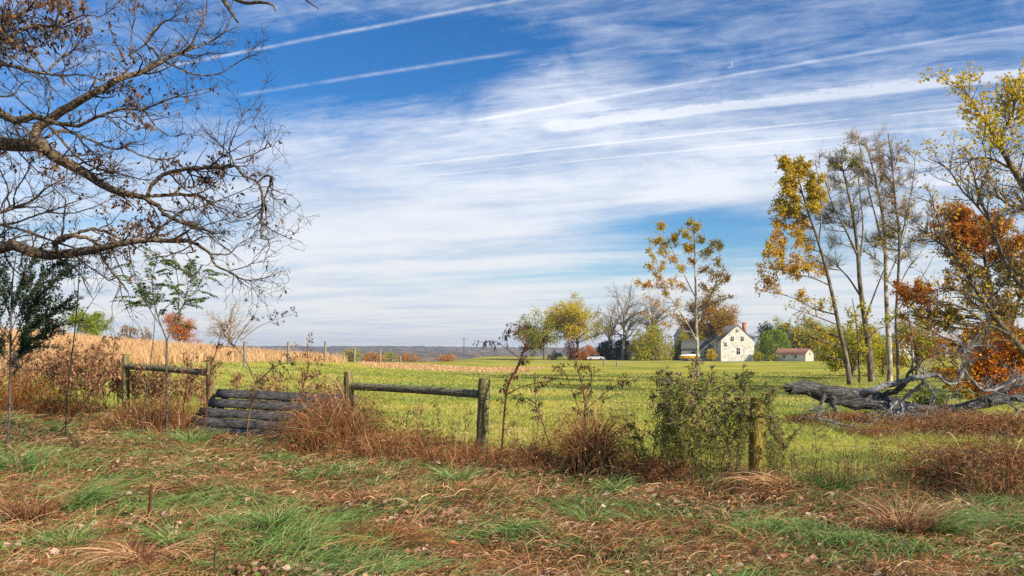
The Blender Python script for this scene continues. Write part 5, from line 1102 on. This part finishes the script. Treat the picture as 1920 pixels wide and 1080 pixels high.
# dry brown weeds with curled leaves (behind and around the left brace)
def weed_proto(name, label, hgt, seed, sm, lm, nl, leaf, side, fine, group, droop, spread=.12, bias=.5, head=None, nst=1, t0=.25, up=.03):
    rg = np.random.default_rng(seed); o = thing(name, label, 'weed', (0, 0, 0), group)
    st = np.zeros((nst, 3)); st[:, :2] = rg.normal(size=(nst, 2)) * .04 * (nst > 1); st[:, 2] = -.05
    P, Q = level(st, np.c_[rg.normal(size=(nst, 2)) * spread, np.ones(nst)], hgt * rg.uniform(.8, 1, nst), np.full(nst, .0048 + .001 * hgt), 9, .07, rg, taper=.4)
    g = G().tubes(P, Q, 5); p, d, l, r = children(P, Q, side[0], rg, t0, 1, (.4, 1.0), (.5, 1.1), .6, .4, Lref=side[1]); P1, Q1 = level(p, d, l, np.clip(r, .0016, .003), 6, .12, rg, up=up, taper=.5); g.tubes(P1, Q1, 3)
    p, d, l, r = children(P1, Q1, fine[0], rg, .2, 1, (.4, 1.1), (.5, 1.1), .6, .2, Lref=fine[1]); P2, Q2 = level(p, d, l, np.clip(r, .0012, .002), 4, .15, rg, up=up, taper=.5); g.tubes(P2, Q2, 3); g.build('stem', sm, o)
    LP, LT = along(np.concatenate([P2]), nl, rg, 0, 1); LQ, LU = along(P, nl // 3, rg, .3, 1); LP = np.vstack([LP, LQ]); LT = np.vstack([LT, LU]); n = len(LP)
    G().leaves(LP, nrm(LT * .4 + rg.normal(size=(n, 3)) * .6 + [0, 0, droop]), leaf[0] * rg.uniform(.5, 1.3, n), leaf[1] * rg.uniform(.6, 1.3, n), np.clip(bias + rg.normal(size=n) * .25, 0, 1), rg, .2).build('leaves', lm, o)
    if head:
        hp, ht = along(P1, head, rg, .75, 1); k = hp[:, 2] > hgt * .55; hp = hp[k]; n = len(hp)
        G().leaves(hp, nrm(rg.normal(size=(n, 3)) + [0, 0, .8]), .042 * rg.uniform(.6, 1.3, n), .015, np.clip(.5 + rg.normal(size=n) * .3, 0, 1), rg, .1).build('seed_heads', L_seed, o)
    return o


def place(protos, spots, label, sink=0.0):
    used = set()
    for i, s in enumerate(spots):
        x, y, rz, sc_ = s; p = protos[i % len(protos)]; z = float(H(x, y))
        if i < len(protos): p.location = (x, y, z); p.rotation_euler.z = rz; c = p; p['label'] = label if isinstance(label, str) else label(x, y)
        else: c = copy_thing(p, (x, y, z), rz, label if isinstance(label, str) else label(x, y))
        c.scale = (sc_, sc_, sc_)


rgp = np.random.default_rng(9)
def spots(lst, jy=.5): return [((px - 960) / F * Y, Y, rgp.uniform(0, 6.28), s) for px, Y, s in lst]
dry = [weed_proto('dry_weed', '', 1.38, 130 + i, brown_stem, L_dry, 150, (.065, .03), (18, .42), (40, .14), 'dry brown weeds around the left brace', -.9) for i in range(4)]
D1 = [(px, fy, s) for px, fy, s in [(rgp.uniform(0, 390), None, rgp.uniform(.85, 1.3)) for _ in range(80)] + [(rgp.uniform(430, 640), None, rgp.uniform(.6, .9)) for _ in range(34)]]
D1 = [(px, 15.4 + (400 - px) / 400 * 2.0 + rgp.uniform(-.6, 1.8) if px < 400 else rgp.uniform(14.5, 16.0), s) for px, _, s in D1]
D1 = [(px, max(Y, 17.3 - (px - 215) * .0125) if 205 < px < 415 else Y, min(s, .92) if 205 < px < 415 else s) for px, Y, s in D1]
place(dry, spots(D1), lambda x, y: 'brown withered weed with curled leaves ' + ('at the far left fence post' if x < -9.5 else 'just left of the left brace' if x < -8 else 'against the left rail' if x < -5.7 else 'behind the left half of the plank gate' if x < -4.2 else 'behind the right half of the plank gate'))
dk = [weed_proto('withered_weed', '', 1.1, 140 + i, brown_stem, L_dark, 60, (.05, .018), (10, .28), (18, .1), 'thin dark weeds beside the right brace', -1.1, bias=.6) for i in range(2)]
place(dk, spots([(688, 12.4, .85), (700, 13.5, .9), (720, 12.6, .8), (745, 12.9, .7), (760, 12.2, .75), (800, 12.0, .6), (825, 12.5, .85), (850, 12.2, .6), (868, 12.6, .7)]), 'thin dark weed below the rail of the right brace')

# goldenrod and asters: the tall green thicket around the mossy post
gr = [weed_proto('tall_green_weed', '', 1.15, 150 + i, dark_bark if i % 2 else green_stem, L_weed, 140, (.08, .016), (16, .22), (30, .09), 'tall green weeds around the mossy post', -.25, .1, (.35, .55, .5, .75)[i], 190) for i in range(4)]
S = []
for px, top in [(1232, 690), (1245, 685), (1255, 700), (1268, 690), (1280, 688), (1290, 700), (1302, 690), (1312, 705), (1322, 690), (1335, 695), (1345, 705), (1362, 720), (1375, 705), (1388, 715), (1395, 700), (1405, 715), (1425, 730), (1440, 745), (1450, 735), (1462, 760), (1350, 690), (1240, 720), (1225, 715), (1385, 740), (1300, 720), (1275, 720), (1330, 725), (1432, 770), (1455, 790), (1262, 692), (1292, 694), (1318, 700), (1342, 712), (1370, 735), (1235, 740), (1282, 740), (1312, 745), (1460, 770), (1448, 752), (1470, 800), (1215, 760), (1290, 780), (1350, 790), (1400, 800)]:
    px += rgp.uniform(-8, 8); Y = 10.0 + rgp.uniform(-.8, .9); Y = 10.1 + abs(Y - 10) if 1378 < px < 1440 else Y - (px - 1230) * .002; z = CH - (top - HZ) / F * Y; S.append((px, Y, max(.6, z) / 1.03 * rgp.uniform(.88, 1.08)))
place(gr, spots(S), lambda x, y: 'tall green weed with brown seed heads at the left end of the thicket' if x < 2.1 else 'tall green weed with brown seed heads in the middle of the thicket' if x < 2.7 else 'tall green weed with narrow leaves crowding the mossy post')
pl = [weed_proto('leaning_stalk', '', 1.3, 160 + i, dark_bark, L_weed, 14, (.05, .016), (4, .15), (5, .06), 'bare dark stalks leaning through the thicket', -.3, .55) for i in range(2)]
place(pl, spots([(1265, 9.3, .9), (1330, 9.1, .8), (1395, 9.0, .8), (1440, 9.2, .9), (1350, 9.6, .7)]), 'bare dark stalk leaning through the thicket near the mossy post')

# low mixed weeds in front of the meadow at right, dry field-edge weeds
lw = [weed_proto('low_weed', '', .55, 170 + i, brown_stem, (L_weed, L_dry, L_weed)[i], 70, (.045, .013), (12, .18), (22, .08), 'low weeds along the fence line at right', -.2, .35, (.4, .5, .8)[i], nst=3) for i in range(3)]
S = []
for _ in range(95):
    x = rgp.uniform(.3, 8.2); y = fence_y(x) + rgp.normal() * .55 - .25; S.append((x, y, rgp.uniform(0, 6.28), rgp.uniform(.55, 1.05)))
for _ in range(30):
    x = rgp.uniform(-8.5, -2.8); y = fence_y(x) + rgp.normal() * .6; S.append((x, y, rgp.uniform(0, 6.28), rgp.uniform(.6, 1.1)))
place(lw, S, lambda x, y: 'low scrubby weed ' + ('at the foot of the left brace' if x < 0 else 'between the thick post and the tangled pokeweed' if x < 1.4 else 'at the foot of the tall green thicket' if x < 3.2 else 'at the meadow edge right of the mossy post' if x < 5 else 'among the brown brush at the right edge'))


tw = [weed_proto('dry_stalk', '', .95, 180 + i, brown_stem, L_dry, 40, (.045, .014), (8, .22), (14, .08), 'thin dry stalks along the fence', -.4, .12, .6, 30, nst=2) for i in range(3)]
S = []
for _ in range(46):
    x = rgp.uniform(-2.4, 6.5); S.append((x, fence_y(x) + rgp.normal() * .3, rgp.uniform(0, 6.28), rgp.uniform(.45, .95)))
S += spots([(20, 8.6, .6), (60, 9.2, .7), (95, 9.6, .55), (150, 10.5, .5), (1830, 8.4, .55), (1870, 8.8, .7), (1900, 8.2, .6), (1790, 9.0, .6), (1640, 9.2, .5), (1580, 9.4, .5)])
place(tw, S, lambda x, y: 'thin dry stalk ' + ('in the lower left corner' if x < -3 else 'below the rail of the right brace' if x < -.4 else 'between the thick post and the green thicket' if x < 1.5 else 'at the front of the green thicket' if x < 3.1 else 'at the meadow edge below the fallen tree'))


def bramble(label, px, Y, wpx, h, n, seed, leafm=L_dry, nl=400, depth=1.2, m=G_rust, name='bramble', bias=.5, cl_=.9, zb=None, rad=.0035):
    rg = np.random.default_rng(seed); X = (px - 960) / F * Y; w = wpx / F * Y; z0 = float(H(X, Y)); o = thing(name, label, 'bramble', (X, Y, z0))
    st = np.stack([X + rg.uniform(-.5, .5, n) * w, Y + rg.normal(size=n) * depth * .35, np.zeros(n)], -1); st[:, 2] = H(st[:, 0], st[:, 1])
    env = np.clip(1 - (2 * (st[:, 0] - X) / w) ** 2, .12, 1) ** .6
    a = rg.uniform(0, 2 * pi, n); L = h * cl_ * rg.uniform(.7, 1.6, n) * env; hh = h * env * rg.uniform(.4, 1.05, n) * (1 + .45 * sn(st[:, 0] * 2, st[:, 1] * 2, 1.3, seed)); t = np.linspace(0, 1, 7)
    P = st[:, None] + np.stack([np.cos(a), np.sin(a), 0 * a], -1)[:, None] * (L[:, None] * t ** 1.2)[:, :, None]
    P[:, :, 2] += hh[:, None] * np.sin(t * pi * rg.uniform(.55, .95, (n, 1))) ; P += rg.normal(size=P.shape) * .012
    P[:, :, 2] = np.maximum(P[:, :, 2], H(P[:, :, 0], P[:, :, 1]) - .02)
    g = G().tubes(P, np.linspace(rad, rad * .4, 7)[None] * rg.uniform(.6, 1.2, (n, 1)), 3, r=np.clip(bias + .25 * sn(st[:, 0], st[:, 1], 3.) + .25 * rg.normal(size=n), 0, 1)); g.build('canes', m, o)
    k = n // 7; Ps = P[:k].copy(); Ps[:, :, 2] = st[:k, None, 2] + (Ps[:, :, 2] - st[:k, None, 2]) * rg.uniform(1.0, 1.45, (k, 1)); Ps += rg.normal(size=Ps.shape) * .02; G().ribbons(Ps, np.full(k, rad * 3.2), rg.random(k), rg).build('dry_blades', G_straw, o)
    k = n // 8; Ps = P[-k:].copy(); Ps[:, :, 2] = st[-k:, None, 2] + (Ps[:, :, 2] - st[-k:, None, 2]) * rg.uniform(.7, 1.2, (k, 1)); Ps += rg.normal(size=Ps.shape) * .02; G().ribbons(Ps, np.full(k, rad * 3), rg.random(k), rg).build('green_blades', G_green, o)
    LP, LT = along(P, nl, rg, .2, 1); G().leaves(LP, nrm(rg.normal(size=LP.shape)), .045 * rg.uniform(.5, 1.4, nl), .02, rg.random(nl), rg, .2).build('leaves', leafm, o)
    return o
bramble('rusty brown bramble heap covering the right end of the plank gate', 635, 12.7, 140, .72, 1300, 201, nl=900)
bramble('lower brown bramble mound in front of the right brace', 740, 12.0, 220, .4, 1100, 202, nl=800)
bramble('low brown bramble at the foot of the thick post', 870, 11.5, 150, .34, 700, 203, nl=400)
bramble('small brown tangle wrapped round the foot of the tangled pokeweed', 1105, 10.5, 80, .62, 700, 204, nl=500, depth=.6)
bramble('reddish brown tangle at the left foot of the tall green weeds', 1235, 9.9, 90, .42, 500, 205, nl=300, depth=.6)
bramble('rust coloured brambles under the butt of the fallen tree', 1590, 17.6, 250, .26, 900, 206, nl=1400, m=G_rust, rad=.005)
bramble('rust coloured brambles under the middle of the fallen tree', 1745, 17.9, 240, .3, 1300, 207, nl=1800, rad=.005)
bramble('dense rust brambles under the crown of the fallen tree at right', 1880, 15.2, 260, .36, 2400, 208, nl=3000, rad=.005)
bramble('rust brambles in front of the dead branches in the middle of the fallen tree', 1700, 15.4, 230, .22, 900, 214, nl=900)
bramble('dark arching brown brush at the right edge in the foreground', 1880, 9.3, 260, .52, 1100, 209, nl=1700, depth=1.3, bias=.35, cl_=1.2)
bramble('thin upright brown brush in the meadow edge below the fallen tree', 1780, 9.8, 130, .5, 200, 210, nl=160, bias=.5, cl_=1.4)
bramble('brown weedy tangle below the left rail', 300, 14.6, 200, .5, 900, 211, nl=900)
bramble('rusty tangle around the far left post', 60, 16.4, 230, .7, 700, 212, nl=1800, leafm=L_org, bias=.3)
bramble('low brown tangle just right of the thick post', 985, 11.0, 110, .3, 500, 213, nl=250)

# single stalks in the foreground
def stalk(label, pts, Y, m, cat='stalk'):
    P, Q = limb_px(pts, Y, Y - .1, np.random.default_rng(int(pts[0][0])), 10, .01); b = (P[0][0], P[0][1], float(H(P[0][0], P[0][1])))
    return tag(G().tubes(P, Q, 6, cap=True).build('stalk', m, loc=b), label, cat)
stalk('short straight reddish brown stalk in the left foreground', [(277, px_base(277, 7.4) + 5, 6), (281, 950, 6), (284, 908, 5)], 7.4, red_stem)
stalk('short green stalk at the bottom edge left of centre', [(403, px_base(403, 5.75) + 10, 5), (403, 1050, 5), (404, 1022, 3)], 5.75, green_stem)
plant('seedling', 'small dark seedling in the centre foreground', 'seedling', [([(766, gy(766, 7.9), 4), (766, 930, 4), (772, 885, 3.4), (770, 865, 3)], 7.9, 7.85), ([(768, 915, 3), (755, 895, 2), (745, 885, 1.4)], 7.9, 8)], brown_stem, L_dry, 221, (.04, .014), 24, (7, .12), (8, .05), None, -.3)
plant('seedling', 'red bent whip slanting across the grass below the left brace', 'seedling', [([(240, gy(240, 9.4), 4), (275, 860, 4), (298, 825, 4), (303, 780, 3.4), (300, 740, 2)], 9.4, 9.6)], red_stem, L_dry, 222, (.04, .014), 10, (5, .25), (4, .1), None, -.3)
plant('seedling', 'dark dead twig poking up in the right foreground', 'seedling', [([(1722, gy(1722, 8.6), 4), (1740, 900, 4), (1752, 880, 3), (1760, 868, 1.6)], 8.6, 8.6)], dark_bark, L_dry, 223, (.03, .01), 4, (4, .08), (0, .1), None, -.3)
plant('seedling', 'small seedling with a few red leaves at the far left foreground', 'seedling', [([(42, gy(42, 8.2), 4), (38, 850, 4), (30, 790, 3), (20, 755, 2)], 8.2, 8.3)], brown_stem, L_dry, 224, (.05, .02), 16, (6, .2), (6, .1), None, -.3)


# ---------------------------------------------------------------- ground cover
def blades(n, xy, h, w, lean, mtl, name, rg, r, K=4, up=.0):
    x, y = xy[:, 0], xy[:, 1]; z = H(x, y); a = rg.uniform(0, 2 * pi, n) if lean[2] is None else lean[2]
    t = np.linspace(0, 1, K); l = rg.uniform(lean[0], lean[1], n) * h
    P = np.empty((n, K, 3)); P[:, :, 0] = x[:, None] + (np.cos(a) * l)[:, None] * t ** 1.7; P[:, :, 1] = y[:, None] + (np.sin(a) * l)[:, None] * t ** 1.7
    P[:, :, 2] = z[:, None] - .01 + h[:, None] * (t - .42 * t ** 3 * np.minimum(1.6, rg.uniform(lean[0], lean[1], n))[:, None])
    o = G().ribbons(P, w, np.clip(r, 0, 1), rg).build(name, mtl); o['kind'] = 'stuff'; return o


def fan(n, y0, y1, rg, power=2.0, margin=.3, side=.66):
    """random ground points in the wedge in view (plus a margin), denser near the viewer"""
    u_ = rg.random(n); y = y0 * (y1 / y0) ** u_ if power == 2.0 else y0 + (y1 - y0) * u_
    x = rg.uniform(-side - margin, side + margin, n) * y
    return np.stack([x, y], -1)


def cover():
    rg = np.random.default_rng(301)
    # meadow grass beyond the fence
    n = 250000; q = fan(n, 9.0, 60, rg); d = q[:, 1] - fence_y(q[:, 0]); tm = tanmask(q[:, 0], q[:, 1]); k = (d > -.4 + .5 * rg.random(n)) & (tm < .5); q = q[k]; n = len(q); y = q[:, 1]
    tf = np.clip(1 + (.9 * sn(q[:, 0] * .6, y, 1.3, 4.) + .5 * sn(q[:, 0], y, 3.7)) * sstep(30, 14, y), .25, 2.2); w = .0013 * y * rg.uniform(.5, 1.4, n); h = (.075 + .0003 * y) * rg.uniform(.4, 1.5, n) * tf
    r = .5 + .2 * sn(q[:, 0] * .5, y, .43, 1.) + .12 * sn(q[:, 0], y * .8, .19, 6.) + .2 * sn(q[:, 0] * .3, y * 1., 1.6, 2.) - .12 * (tf - 1) + rg.normal(size=n) * .13
    blades(n, q, h, w, (.2, .9, None), G_field, 'meadow_grass', rg, r, 3)
    # tall tan grass
    n = 150000; q = fan(n, 22, 100, rg); tm = tanmask(q[:, 0], q[:, 1]); k = tm > rg.uniform(.2, .8, n); q = q[k]; n = len(q); y = q[:, 1]
    h = np.where(q[:, 0] / y > -.205, .22, .8) * rg.uniform(.5, 1.1, n) * (1 + .2 * sn(q[:, 0], y, .6)); w = .0013 * y * rg.uniform(.5, 1.4, n)
    r = .45 + .22 * sn(q[:, 0], y, .3) + rg.normal(size=n) * .22
    blades(n, q, h, w, (.1, .5, None), G_tan, 'dry_tall_grass', rg, r, 3)
    # matted straw in the foreground
    n = 135000; q = fan(n, 3.2, 16.5, rg, margin=.34); d = q[:, 1] - fence_y(q[:, 0]); k = d < .5 + .6 * rg.normal(size=n); q = q[k]; n = len(q)
    L = rg.uniform(.05, .30, n); a = 1.2 * sn(q[:, 0], q[:, 1], .9) * 2.2 + rg.normal(size=n) * 1.1; t = np.linspace(0, 1, 6)
    mound = np.clip(.5 + .6 * sn(q[:, 0], q[:, 1], 1.5, 2.), 0, 1); z0 = H(q[:, 0], q[:, 1]) + mound * .07 * rg.random(n)
    arc = rg.uniform(.0, .05, n) * (.4 + mound)
    P = np.empty((n, 6, 3)); P[:, :, 0] = q[:, :1] + np.cos(a)[:, None] * L[:, None] * t; P[:, :, 1] = q[:, 1:] + np.sin(a)[:, None] * L[:, None] * t
    P[:, 1:-1, :2] += rg.normal(size=(n, 4, 2)) * .006; P[:, :, 2] = z0[:, None] + arc[:, None] * 4 * t * (1 - t) + .004
    r = .48 + .22 * sn(q[:, 0], q[:, 1], 2.2, 3.) + rg.normal(size=n) * .3
    o = G().ribbons(P, .0078 * rg.uniform(.3, 1.7, n) * (.6 + q[:, 1] / 14), np.clip(r, 0, 1), rg, up=1.0).build('matted_straw', G_straw); o['kind'] = 'stuff'
    n2 = n // 2; o = G().ribbons(P[:n2] + np.array([.35, .2, .01]), .0042 * rg.uniform(.5, 1.3, n2) * (.6 + q[:n2, 1] / 14), rg.random(n2), rg, up=1.0).build('matted_brown_grass', G_rust); o['kind'] = 'stuff'
    # green grass between, in drifts
    n = 240000; q = fan(n, 3.2, 16.5, rg, margin=.34); d = q[:, 1] - fence_y(q[:, 0]); g_ = sn(q[:, 0], q[:, 1], 1.1, 5.) + .6 * sn(q[:, 0], q[:, 1], 3.1, 1.) + .05 - .25 * sstep(-2, 6, q[:, 0]) * sstep(9, 5, q[:, 1]); g_ = g_ + .5 * sn(q[:, 0], q[:, 1], 6.5, 3.); k = (rg.random(n) < sstep(-.15, .75, g_) * .8 + .2) & (d < .6); q = q[k]; n = len(q)
    a = 2.5 * sn(q[:, 0], q[:, 1], .8, 4.) + rg.normal(size=n) * 1.0
    blades(n, q, .11 * rg.uniform(.4, 2.0, n) * (1 + .5 * sn(q[:, 0], q[:, 1], 2.3, 6.)), .0085 * rg.uniform(.6, 1.3, n) * (.5 + q[:, 1] / 12), (.5, 1.7, a), G_green, 'short_green_grass', rg, .46 + rg.normal(size=n) * .22 + .15 * sn(q[:, 0], q[:, 1], 2.), 4)
    n = 30000; q = fan(n, 3.2, 16.5, rg, margin=.34); d = q[:, 1] - fence_y(q[:, 0]); k = (d < .8) & (rg.random(n) < sstep(-.4, .5, sn(q[:, 0], q[:, 1], 1.9, 9.)) + .12 + sstep(-2, 0, d)); q = q[k]; n = len(q)
    blades(n, q, .19 * rg.uniform(.4, 1.6, n), .0075 * rg.uniform(.5, 1.4, n) * (.5 + q[:, 1] / 12), (.4, 1.6, 2.5 * sn(q[:, 0], q[:, 1], .7, 2.) + rg.normal(size=n) * 1.0), G_straw, 'dry_bent_grass', rg, .42 + rg.normal(size=n) * .3, 5)
    n = 26000; q = fan(n, 3.2, 16, rg, margin=.3); d = q[:, 1] - fence_y(q[:, 0]); k = (d < .5) & (rg.random(n) < sstep(-.1, .6, sn(q[:, 0], q[:, 1], 1.7, 11.) + .4 * sn(q[:, 0], q[:, 1], 5., 2.))); q = q[k]; n = len(q)
    P = np.c_[q, H(q[:, 0], q[:, 1]) + rg.uniform(.02, .09, n)]; o = G().leaves(P, nrm(np.c_[rg.normal(size=(n, 2)), rg.uniform(-.2, .5, n)]), .045 * rg.uniform(.5, 1.4, n), .03, np.clip(.4 + rg.normal(size=n) * .25, 0, 1), rg, .1).build('low_leafy_weeds', L_green); o['kind'] = 'stuff'
    # fallen leaves
    n = 24000; q = fan(n, 3.2, 14, rg, margin=.34); d = q[:, 1] - fence_y(q[:, 0]); k = (d < 0) & (rg.random(n) < sstep(-.5, .7, sn(q[:, 0], q[:, 1], 1.3, 7.)) + .15); q = q[k]; n = len(q)
    P = np.c_[q, H(q[:, 0], q[:, 1]) + rg.uniform(.02, .07, n)]; D = rg.normal(size=(n, 3)); D[:, 2] *= .3
    N = n; g = G(); D = nrm(D); sd = nrm(np.cross(D, rg.normal(size=(N, 3)) * .35 + [0, 0, 1.])); nn = np.cross(sd, D); Sz = (.052 * rg.uniform(.4, 1.4, N))[:, None]; W = Sz * .55
    V = np.stack([P, P + D * Sz * .3 + sd * W * .8 + nn * Sz * .2, P + D * Sz * .7 + sd * W * .6 + nn * Sz * .12, P + D * Sz, P + D * Sz * .7 - sd * W * .6 + nn * Sz * .15, P + D * Sz * .3 - sd * W * .8 + nn * Sz * .22], 1)
    b = np.arange(N)[:, None] * 6; g.add(V, f4=np.vstack([b + [0, 1, 2, 3], b + [0, 3, 4, 5]]), r=np.repeat(rg.random(N), 6)); o = g.build('fallen_leaves', L_litter); o['kind'] = 'stuff'
cover()


def tussock(label, px, py, wpx, h, n, seed, m=G_green, lean=(.3, 1.25, None), bias=.5, w=.005):
    Y = CH * F / (py - HZ); X = (px - 960) / F * Y; rg = np.random.default_rng(seed); rw = wpx / F * Y * .5
    a = rg.uniform(0, 2 * pi, n); rr_ = rg.random(n) ** .6 * rw * .5; q = np.stack([X + np.cos(a) * rr_, Y + np.sin(a) * rr_ * .8], -1); a2 = a + rg.normal(size=n) * .5 if lean[2] is None else lean[2] + rg.normal(size=n) * .9
    h *= 1.25; n = n // 2; q = q[:n]; a2 = a2[:n] + rg.normal(size=n) * .6; o = blades(n, q, h * rg.uniform(.3, 1.25, n), w * 2.2 * rg.uniform(.6, 1.3, n), (lean[0], lean[1], a2), m, 'grass_tussock', rg, bias + rg.normal(size=n) * .25, 6)
    del o['kind']; return tag(o, label, 'grass tussock', 'grass tussocks in the foreground')
for i, (px, py, w_, h, n, lb, kw) in enumerate((
        (30, 905, 130, .34, 900, 'tall dark green grass tussock at the left edge', {}), (145, 965, 110, .30, 800, 'long leaning green tussock left of the reddish stalk', dict(lean=(.5, 1.6, .2))), (130, 1035, 90, .22, 500, 'small green tussock near the bottom left corner', {}),
        (325, 1040, 60, .26, 420, 'arching green and straw tussock below the reddish stalk', {}), (515, 1010, 90, .28, 600, 'spiky green tussock left of centre in the foreground', {}), (120, 830, 70, .2, 350, 'green tussock in front of the brown weeds at far left', {}),
        (360, 845, 110, .28, 700, 'bright green tussock below the left brace', {}), (520, 870, 90, .16, 500, 'flat green tussock below the plank gate', {}), (855, 912, 90, .24, 700, 'bright green tussock in front of the thick post', dict(bias=.6)),
        (1110, 990, 70, .24, 420, 'thin green tussock right of centre in the foreground', {}), (1150, 930, 70, .2, 350, 'green tussock below the small brown tangle', {}), (420, 1000, 80, .16, 400, 'low green tussock between two larger ones in the left foreground', {}),
        (1760, 1010, 110, .36, 700, 'large tussock of long blue-green blades swept to the right', dict(lean=(.7, 1.6, -.4), bias=.65)), (1700, 1010, 120, .36, 800, 'straw coloured tussock beside the blue-green one', dict(m=G_straw, bias=.6, lean=(.3, 1.2, None))),
        (260, 1055, 120, .22, 700, 'straw coloured matted tussock in the left foreground', dict(m=G_straw, bias=.6, lean=(.8, 1.8, None))), (720, 1030, 200, .2, 1000, 'rusty grass mound in the centre foreground', dict(m=G_rust, lean=(.8, 1.9, None))), (960, 1010, 120, .18, 500, 'pale green flattened tussock at centre foreground', dict(lean=(.9, 1.8, .1))),
        (1460, 925, 200, .3, 900, 'long straw tussock bent over below the mossy post', dict(m=G_straw, lean=(1., 1.9, 3.0), bias=.55)), (1560, 930, 110, .26, 700, 'dark green tussock at the meadow edge at right', dict(bias=.15)), (60, 990, 120, .3, 700, 'brown straw tussock at the left edge', dict(m=G_straw, bias=.35)))):
    kw = dict(kw); tussock(lb, px, py, w_, h, n, 320 + i, **kw)


# ---------------------------------------------------------------- air
def haze():
    g = G(); g.box((0, 1550, -6), (6400, 3400, 96)); m = bpy.data.materials.new('haze'); m.use_nodes = True; t = m.node_tree; t.nodes.clear()
    o_ = t.nodes.new('ShaderNodeOutputMaterial'); v_ = t.nodes.new('ShaderNodeVolumePrincipled'); v_.inputs['Color'].default_value = (.70, .82, 1.0, 1); v_.inputs['Density'].default_value = .00022; v_.inputs['Anisotropy'].default_value = .3
    t.links.new(v_.outputs[0], o_.inputs['Volume']); o = g.build('haze', m); o['kind'] = 'stuff'
haze()
